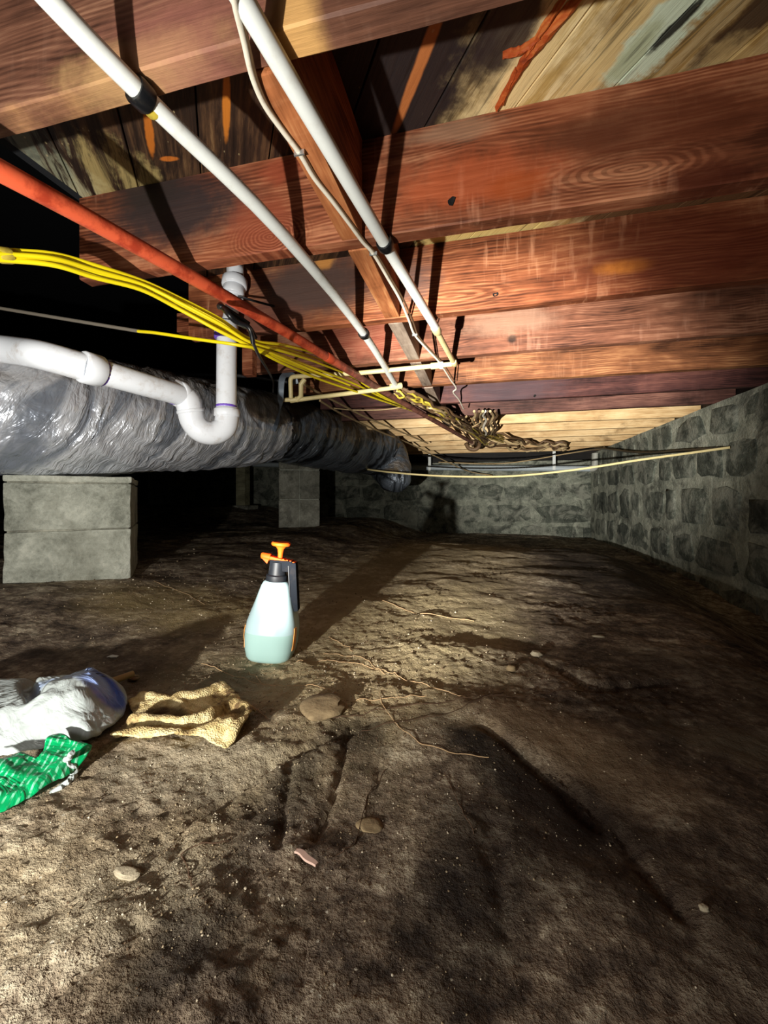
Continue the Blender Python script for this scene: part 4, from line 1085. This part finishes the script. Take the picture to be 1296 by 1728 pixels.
# ------------------------------------------------------------------ cloth-like things on the ground
def polydist(X, Y, poly):
    inside = np.zeros(X.shape, bool); dist = np.full(X.shape, 1e9); k = len(poly); j = k - 1
    for i in range(k):
        (xi, yi), (xj, yj) = poly[i][:2], poly[j][:2]
        cond = ((yi > Y) != (yj > Y)) & (X < (xj - xi) * (Y - yi) / (yj - yi + 1e-12) + xi); inside ^= cond
        dx, dy = xj - xi, yj - yi; t = np.clip(((X - xi) * dx + (Y - yi) * dy) / (dx * dx + dy * dy + 1e-12), 0, 1)
        dist = np.minimum(dist, np.hypot(X - xi - t * dx, Y - yi - t * dy)); j = i
    return inside, dist
def sheet(name, poly, hfun, mat, parent=None, step=0.0035, thick=0.0012, lift=0.001):
    """a limp sheet lying on the soil: outline in world x, y and a height above the soil"""
    poly = [Vector((p[0], p[1])) for p in poly]
    px_ = np.array([p.x for p in poly]); py_ = np.array([p.y for p in poly])
    X, Y = np.meshgrid(np.arange(px_.min(), px_.max() + step, step), np.arange(py_.min(), py_.max() + step, step))
    # wobble the outline
    WXn = X + 0.003 * fbm(X, Y, 25, 2, 3); WYn = Y + 0.003 * fbm(X, Y, 25, 2, 8)
    inside = np.zeros(X.shape, bool); dist = np.full(X.shape, 1e9)
    k = len(poly); j = k - 1
    for i in range(k):
        xi, yi, xj, yj = px_[i], py_[i], px_[j], py_[j]
        cond = ((yi > WYn) != (yj > WYn)) & (WXn < (xj - xi) * (WYn - yi) / (yj - yi + 1e-12) + xi)
        inside ^= cond
        dx, dy = xj - xi, yj - yi; t = np.clip(((WXn - xi) * dx + (WYn - yi) * dy) / (dx * dx + dy * dy + 1e-12), 0, 1)
        dist = np.minimum(dist, np.hypot(WXn - xi - t * dx, WYn - yi - t * dy)); j = i
    Z = floor_z(X, Y, True) + lift + hfun(X, Y, dist)
    ids = -np.ones(X.shape, int); vs = []; fs = []
    for a in range(X.shape[0]):
        for b in range(X.shape[1]):
            if inside[a, b]: ids[a, b] = len(vs); vs.append((X[a, b], Y[a, b], Z[a, b]))
    for a in range(X.shape[0] - 1):
        for b in range(X.shape[1] - 1):
            q = (ids[a, b], ids[a, b + 1], ids[a + 1, b + 1], ids[a + 1, b])
            if min(q) >= 0: fs.append(q)
            else:
                t = [v for v in q if v >= 0]
                if len(t) == 3: fs.append(tuple(t))
    bm = bmesh.new(); me = bpy.data.meshes.new(name); me.from_pydata(vs, [], fs); bm.from_mesh(me)
    for _ in range(7):
        new = {}
        for v in bm.verts:
            nb = [e.other_vert(v).co for e in v.link_edges if e.is_boundary]
            if len(nb) == 2: new[v] = v.co * 0.5 + (nb[0] + nb[1]) * 0.25
        for v, c in new.items(): v.co = c
    for _ in range(2): bmesh.ops.smooth_vert(bm, verts=bm.verts, factor=0.4, use_axis_x=True, use_axis_y=True, use_axis_z=True)
    o = frombm(name, bm, mat, parent, True, 80)
    m = o.modifiers.new('thick', 'SOLIDIFY'); m.thickness = thick; m.offset = 1
    return o
def pw(*pts): return [tuple(at(x, y, h=hh)[:2]) for x, y, hh in pts]
def ridge(X, Y, line, wdt, hgt):
    d, _ = segdist(X, Y, line); return hgt * np.sqrt(np.clip(1 - (d / wdt) ** 2, 0, 1))
def bag_material(name, base, transl, print_=None):
    t = NT(name); p = t.pos()
    n = t.noise(p, 25, 5, 0.6, 1.0)
    col = t.mix(t.rng(n, 0.35, 0.7, 0, 0.35), base, tuple(x * 0.75 for x in base))
    if print_ == 'lines':
        v = t.map(p, rot=(0, 0, math.radians(-28)))
        w = t.wave(v, 46, 0.8, 1, 3, 'X'); nn = t.noise(t.map(v, sc=(1, 1, 1)), 150, 2, 0.5)
        P = at(45, 1320, h=.01)
        m = t.math('MULTIPLY', t.math('MULTIPLY', t.rng(w, 0.62, 0.85), t.rng(nn, 0.42, 0.56)), t.blob((P.x, P.y, P.z), (.075, .055, .2), 0.3, 0.2, 20, 0.3))
        col = t.mix(t.math('MULTIPLY', m, 0.75), col, rgb(150, 226, 190))
    if print_ == 'blue':
        for (x, y, rx, ry, cc, op) in ((172, 1166, .05, .035, rgb(50, 84, 190), .97), (120, 1165, .08, .03, rgb(170, 192, 232), .7)):
            P = at(x, y, h=.05); col = t.mix(t.math('MULTIPLY', t.blob((P.x, P.y, P.z), (rx, ry, .06), 0, 0.25, 14, 0.4), op), col, cc)
        P = at(155, 1148, h=.055)
        sq = t.math('MULTIPLY', t.rng(t.wave(p, 34, 7, 2, 2, 'X'), 0.62, 0.78), t.blob((P.x, P.y, P.z), (.035, .014, .06), 0, 0.2, 14, 0.3))
        col = t.mix(sq, col, rgb(26, 38, 70))
    t.bump(t.noise(t.map(p, sc=(1, 2, 1)), 16, 4, 0.5, 0.9), 0.8, 0.012)
    t.fin(col, 0.32, 0, 0.45)
    return t.m
WBAG = bag_material('white_bag_film', rgb(170, 178, 176), 0.3, 'blue'); GBAG = bag_material('green_bag_film', rgb(0, 158, 92), 0.2, 'lines')
bagpoly = pw((-120, 1330, 0), (-40, 1300, 0), (60, 1290, 0), (150, 1275, 0), (196, 1245, 0), (216, 1215, 0), (215, 1188, 0), (196, 1170, 0), (168, 1165, .0), (120, 1170, 0), (70, 1172, 0), (20, 1172, 0), (-60, 1172, 0), (-130, 1200, 0), (-160, 1270, 0))
BC = at(120, 1225, h=0); BS = at(20, 1225, h=0); BR = at(175, 1195, h=0)
def bag_h(X, Y, d):
    h = 0.058 * np.sqrt(np.clip(d / 0.05, 0, 1)) * (0.75 + 0.45 * np.exp(-(((X - BC.x) / .06) ** 2 + ((Y - BC.y) / .06) ** 2)))
    h = h + 0.010 * np.exp(-(((X - BR.x) / .03) ** 2 + ((Y - BR.y) / .03) ** 2))
    wr = 1 - np.abs(fbm(X + 0.4 * Y, Y - 0.2 * X, 16, 3, 5)) * 2.2
    r = np.hypot(X - BC.x, (Y - BC.y) * 1.4)
    swirl = np.sin(r * 190 + 3 * vnoise(X * 20, Y * 20, 2)) * np.exp(-(r / .05) ** 2)
    val = ridge(X, Y, [tuple(at(60, 1250, h=0)[:2]), tuple(at(45, 1200, h=0)[:2]), tuple(at(75, 1172, h=0)[:2])], .012, 1.0)
    return np.clip(h + (0.0036 * wr + 0.0016 * swirl - 0.018 * val) * sst(0.0, 0.02, d), 0.001, 1)
bag = sheet('plastic_bag', bagpoly, bag_h, WBAG, None, 0.0030); tag(bag, 'crumpled white plastic shopping bag with a blue corner, lying at the left edge', 'bag')
gpoly = pw((-90, 1440, .0), (-80, 1310, .03), (0, 1290, .035), (35, 1268, .04), (66, 1272, .04), (78, 1238, .045), (104, 1228, .05), (142, 1248, .04), (166, 1276, .012), (132, 1322, .0), (74, 1362, 0), (0, 1402, 0))
bagm = {}
def g_h(X, Y, d):
    P = at(20, 1320, h=.02)
    u = (X - BC.x) * 0.8 + (Y - BC.y) * 0.6
    dd, _ = segdist(X, Y, [(p[0], p[1]) for p in gpoly[9:] + gpoly[:1]])
    base = 0.052 * np.sqrt(np.clip(dd / 0.07, 0, 1))
    fold = 0.008 * np.sin(X * 95 + Y * 30 + 2 * vnoise(X * 14, Y * 14, 3)) * sst(P.x + .01, P.x + .05, X)
    ib, db = polydist(X, Y, bagpoly)
    under = np.where(ib, bag_h(X, Y, db) + 0.004, 0)
    return np.maximum(under, 0.004 + base * 0.5) + (fold + 0.004 * fbm(X, Y, 14, 2, 4)) * sst(0, .02, dd)
gfl = sheet('green_panel', gpoly, g_h, GBAG, bag, 0.0028); gfl['label'] = 'bright green printed panel with rows of small white lettering'
wed = tube('torn_edge', wobble([at(88, 1340, h=.004), at(110, 1322, h=.008), (at(126, 1305, h=.012)), at(112, 1285, h=.03), at(122, 1270, h=.042)], .003, 5, 4), .0035, WBAG, bag, 7)
def mk(poly): return poly
stick = tube('wooden_stick', [at(165, 1158, h=.03), at(224, 1137, h=.028)], .0062, simple('stick_wood', rgb(178, 146, 92), .6, 0, .4, rgb(96, 70, 44), 40), None, 10)
tag(stick, 'short round tan wooden stick poking out behind the white bag', 'stick')

# yellow towel
def terry():
    t = NT('terry_cloth'); p = t.pos(); n = t.noise(p, 26, 5, 0.65); f = t.noise(p, 320, 3, 0.6)
    col = t.ramp(n, [(0.37, rgb(120, 96, 66)), (0.47, rgb(200, 176, 122)), (0.6, rgb(238, 218, 164))])
    P = at(395, 1225, h=.01)
    col = t.mix(t.math('MULTIPLY', t.blob((P.x, P.y, P.z), (.020, .016, .1), 0, .3, 20, .4), .85), col, rgb(60, 34, 20))
    P = at(270, 1215, h=.01)
    col = t.mix(t.math('MULTIPLY', t.blob((P.x, P.y, P.z), (.05, .03, .1), 0, .35, 20, .4), .8), col, rgb(84, 66, 48))
    t.bump(t.math('ADD', n, t.math('MULTIPLY', t.voro(p, 420), 0.4)), 1.0, 0.004)
    return t.fin(col, 0.95, 0, 0.1)
TER = terry()
tpoly = pw((180, 1276, 0), (205, 1240, 0), (228, 1226, 0), (214, 1200, 0), (240, 1182, 0), (300, 1190, 0), (330, 1180, 0), (372, 1158, 0), (400, 1182, 0), (420, 1198, 0), (432, 1222, 0), (420, 1248, 0), (395, 1272, 0), (382, 1282, 0), (345, 1268, 0), (300, 1272, 0), (240, 1272, 0))
RL = [(pw((190, 1272, 0), (240, 1262, 0), (300, 1266, 0), (350, 1258, 0), (385, 1246, 0)), .014, .016),
      (pw((225, 1238, 0), (270, 1240, 0), (310, 1246, 0), (350, 1232, 0), (375, 1208, 0), (400, 1200, 0), (422, 1216, 0), (420, 1240, 0), (392, 1262, 0)), .010, .019),
      (pw((300, 1195, 0), (340, 1185, 0), (375, 1168, 0), (398, 1186, 0)), .012, .010),
      (pw((240, 1188, 0), (300, 1200, 0), (315, 1216, 0)), .008, .006)]
def t_h(X, Y, d):
    h = 0.003 + 0.002 * fbm(X, Y, 40, 2, 6)
    for ln, wd, hg in RL: h = np.maximum(h, ridge(X, Y, ln, wd, hg) + 0.002)
    return h + 0.0012 * vnoise(X * 300, Y * 300, 9)
rag = sheet('terry_towel', tpoly, t_h, TER, None, 0.0026, 0.002); tag(rag, 'yellow terry towel, soiled and twisted, lying between the bag and the sprayer', 'towel')

# ------------------------------------------------------------------ loose things on the soil
def rock(name, px, py, rx, ry, rz, seed, mat, lab, cat='stone', grp=None, sub=3, rot=0.0, sink=0.35):
    P = at(px, py, h=0.0); bm = bmesh.new(); bmesh.ops.create_icosphere(bm, subdivisions=sub, radius=1.0)
    rnd = random.Random(seed); ox = rnd.uniform(0, 50)
    for v in bm.verts:
        k = 1 + 0.28 * float(fbm(np.array([v.co.x + ox]), np.array([v.co.y + v.co.z * 1.7]), 1.5, 3, seed)[0])
        v.co = Vector((v.co.x * rx * k, v.co.y * ry * k, max(-0.6, min(0.75, v.co.z)) * rz * k))
    o = frombm(name, bm, mat, None, True, 50); o.location = (P.x, P.y, fz(P.x, P.y) + rz * (0.75 - sink)); o.rotation_euler = (0, 0, rot)
    tag(o, lab, cat, grp); return o
RK = simple('crusty_rock', rgb(142, 122, 90), .85, 0, .8, rgb(74, 58, 42), 30, 1.0)
RK2 = simple('pale_rock', rgb(164, 152, 128), .8, 0, .6, rgb(110, 92, 70), 60, 1.0)
rock('flat_rock', 543, 1203, .038, .040, .010, 3, RK, 'flat crusty brown stone lying on the soil below the sprayer', rot=0.5)
rock('flat_rock', 625, 1372, .017, .012, .005, 5, RK, 'pale broken lump on the soil right of the pinkish chip')
rock('flat_rock', 905, 1105, .013, .012, .008, 6, RK2, 'small pale stone on the right of the lit floor strip')
rock('flat_rock', 862, 1135, .010, .009, .009, 7, RK, 'small brown stone beside the pale one on the right')
rock('flat_rock', 1010, 1076, .016, .006, .004, 8, RK2, 'small white flake at the edge of the dark slope on the right')
rock('flat_rock', 225, 1150, .012, .010, .006, 9, RK, 'little brown clod behind the tan stick')
rock('flat_rock', 165, 966, .045, .03, .012, 10, CONC2, 'broken concrete fragment at the foot of the near pier')
rock('flat_rock', 190, 963, .03, .02, .014, 12, RK, 'dark clod at the right foot of the near pier')
rock('flat_rock', 60, 990, .06, .02, .010, 14, RK, 'flat brown shard in front of the left foot of the near pier')
rock('flat_rock', 215, 1475, .016, .006, .003, 15, RK2, 'pale flat flake in the lower left soil')
rock('flat_rock', 1188, 1540, .004, .003, .003, 16, RK2, 'tiny pale stone in the lower right soil')
def chip(name, px, py, L, W, T, rot, mat, lab, bend=0.002):
    P = at(px, py, h=0.0); bm = bmesh.new(); n = 8; vs = []
    for i in range(n + 1):
        x = -L / 2 + L * i / n; wv = W * (0.45 + 0.55 * math.sin(math.pi * (0.12 + 0.76 * i / n)))
        z = bend * math.sin(i / n * math.pi)
        for yy, zz in ((-wv / 2, 0), (wv / 2, 0), (wv / 2 * .9, T), (-wv / 2 * .9, T)): vs.append((x, yy + 0.15 * W * math.sin(i), z + zz))
    fs = [(i * 4 + k, i * 4 + (k + 1) % 4, i * 4 + 4 + (k + 1) % 4, i * 4 + 4 + k) for i in range(n) for k in range(4)] + [(3, 2, 1, 0), (n * 4, n * 4 + 1, n * 4 + 2, n * 4 + 3)]
    o = mesh(name, vs, fs, mat); o.location = (P.x, P.y, fz(P.x, P.y) + .004); o.rotation_euler = (0, 0, rot); tag(o, lab, 'chip'); return o
chip('wood_chip', 516, 1445, .030, .0065, .0022, math.radians(-22), simple('pink_chip', rgb(206, 172, 156), .6), 'pinkish pale wood splinter lying in the lower middle of the soil')
chip('paper_scrap', 190, 1115, .022, .012, .001, 0.2, simple('paper', rgb(206, 206, 196), .6), 'small white paper scrap on the soil behind the bag')
# roots and straws
ROOT = simple('dry_root', rgb(190, 158, 118), .7, 0, .5, rgb(90, 62, 40), 60)
ROOTD = simple('dark_root', rgb(84, 62, 44), .8, 0, .5, rgb(40, 28, 20), 60)
def root(pts, r, mat, lab, seed, lift=0.004):
    P = [at(x, y, h=0.0) for x, y in pts]; S = wobble(P, .0016, 5, seed)
    rnd = random.Random(seed); out = []
    for i, p in enumerate(S):
        out.append(Vector((p.x, p.y, fz(p.x, p.y) + r + lift * (0.2 + 0.3 * math.sin(i * .5 + seed)))))
    o = tube('dry_root', out, r * 0.72, mat, None, 5); tag(o, lab, 'root', 'dry roots on the soil'); return o
root([(500, 1118), (560, 1112), (620, 1125), (690, 1150), (740, 1170), (790, 1188)], .0010, ROOT, 'long pale root arching right from the foot of the sprayer', 1)
root([(530, 1225), (600, 1215), (660, 1200), (760, 1192), (850, 1180)], .0011, ROOTD, 'dark root running right from the flat stone', 2)
root([(610, 1235), (680, 1222), (770, 1205), (850, 1172)], .0009, ROOTD, 'dark root just below the long pale one', 3)
root([(420, 1130), (450, 1150), (520, 1160), (560, 1170)], .0009, ROOT, 'pale root just in front of the sprayer base', 4)
root([(340, 1120), (400, 1140), (450, 1152)], .0009, ROOT, 'thin root left of the sprayer base', 5)
root([(545, 1100), (600, 1105), (650, 1140)], .0009, ROOT, 'short root curving behind the long pale one', 6)
root([(640, 1175), (655, 1210), (700, 1250), (760, 1270), (825, 1278)], .0008, ROOT, 'thin root sweeping down right below the middle', 7)
root([(750, 1300), (775, 1350), (800, 1400)], .0008, ROOTD, 'thin dark root in the middle of the lower floor', 8)
root([(580, 1190), (640, 1186), (720, 1180)], .0008, ROOT, 'straight reddish straw right of the flat stone', 9)
root([(555, 1075), (580, 1085), (595, 1095)], .0012, ROOT, 'short bent straw right of the sprayer', 10)
root([(260, 1005), (310, 1015), (345, 1030)], .0010, ROOT, 'thin straw on the pale soil right of the near pier', 11)
root([(645, 1015), (720, 1035), (800, 1045)], .0014, ROOT, 'faint straw across the lit floor strip further back', 12)
root([(385, 1418), (310, 1442), (318, 1475), (325, 1500)], .0009, ROOTD, 'dark hooked root in the lower left soil', 13)
root([(425, 1190), (440, 1205), (450, 1222)], .0010, ROOT, 'short straw beside the right fold of the towel', 14)
root([(650, 1290), (620, 1330), (600, 1400), (560, 1430)], .0008, ROOTD, 'thin dark root right of the pinkish splinter', 15)
root([(1000, 1165), (880, 1180), (780, 1196)], .0010, ROOTD, 'long dark root reaching to the right side', 16)
# crumbs nobody could count
rnd = np.random.RandomState(4)
vs = []; fs = []
ico = bmesh.new(); bmesh.ops.create_icosphere(ico, subdivisions=1, radius=1.0)
iv = np.array([v.co[:] for v in ico.verts]); ifc = np.array([[v.index for v in f.verts] for f in ico.faces]); ico.free()
N = 9000
spots = [(390, 1150, .10), (330, 1300, .06), (280, 1030, .20), (600, 1150, .10), (240, 1490, .05), (650, 1080, .25), (600, 1330, .10), (700, 1300, .2), (450, 1250, .15), (200, 1350, .12), (100, 1000, .3), (850, 1400, .2), (330, 1450, .05)]
Vs = []; Fs = []; base = 0
PX = []; 
for i in range(N):
    a, b, sg = spots[rnd.randint(len(spots))]; P = at(a, b, h=0)
    PX.append((P.x + rnd.randn() * sg, P.y + rnd.randn() * sg))
PX = np.array(PX); PZ = floor_z(PX[:, 0], PX[:, 1])
R = 0.0006 + 0.0016 * rnd.rand(N) ** 4
R = R * np.clip(PX[:, 1] * 1.2, 0.6, 2.5)
for i in range(N):
    v = iv * R[i] * (0.7 + 0.6 * rnd.rand(12, 1)) * np.array([1, 1, .7]) + np.array([PX[i, 0], PX[i, 1], PZ[i] + R[i] * .3])
    Vs.append(v); Fs.append(ifc + base); base += 12
me = bpy.data.meshes.new('soil_crumbs'); me.from_pydata(np.concatenate(Vs).tolist(), [], np.concatenate(Fs).tolist())
def crumb():
    t = NT('crumbs'); n = t.noise(t.pos(), 55, 2, 0.5)
    return t.fin(t.ramp(n, [(0.4, rgb(94, 76, 58)), (0.52, rgb(166, 148, 118)), (0.64, rgb(212, 200, 176))]), .85, 0, .2)
o = link('soil_crumbs', me, crumb()); tag(o, 'scattered crumbs of dry soil and grit lying all over the earth floor', 'soil', None, 'stuff')
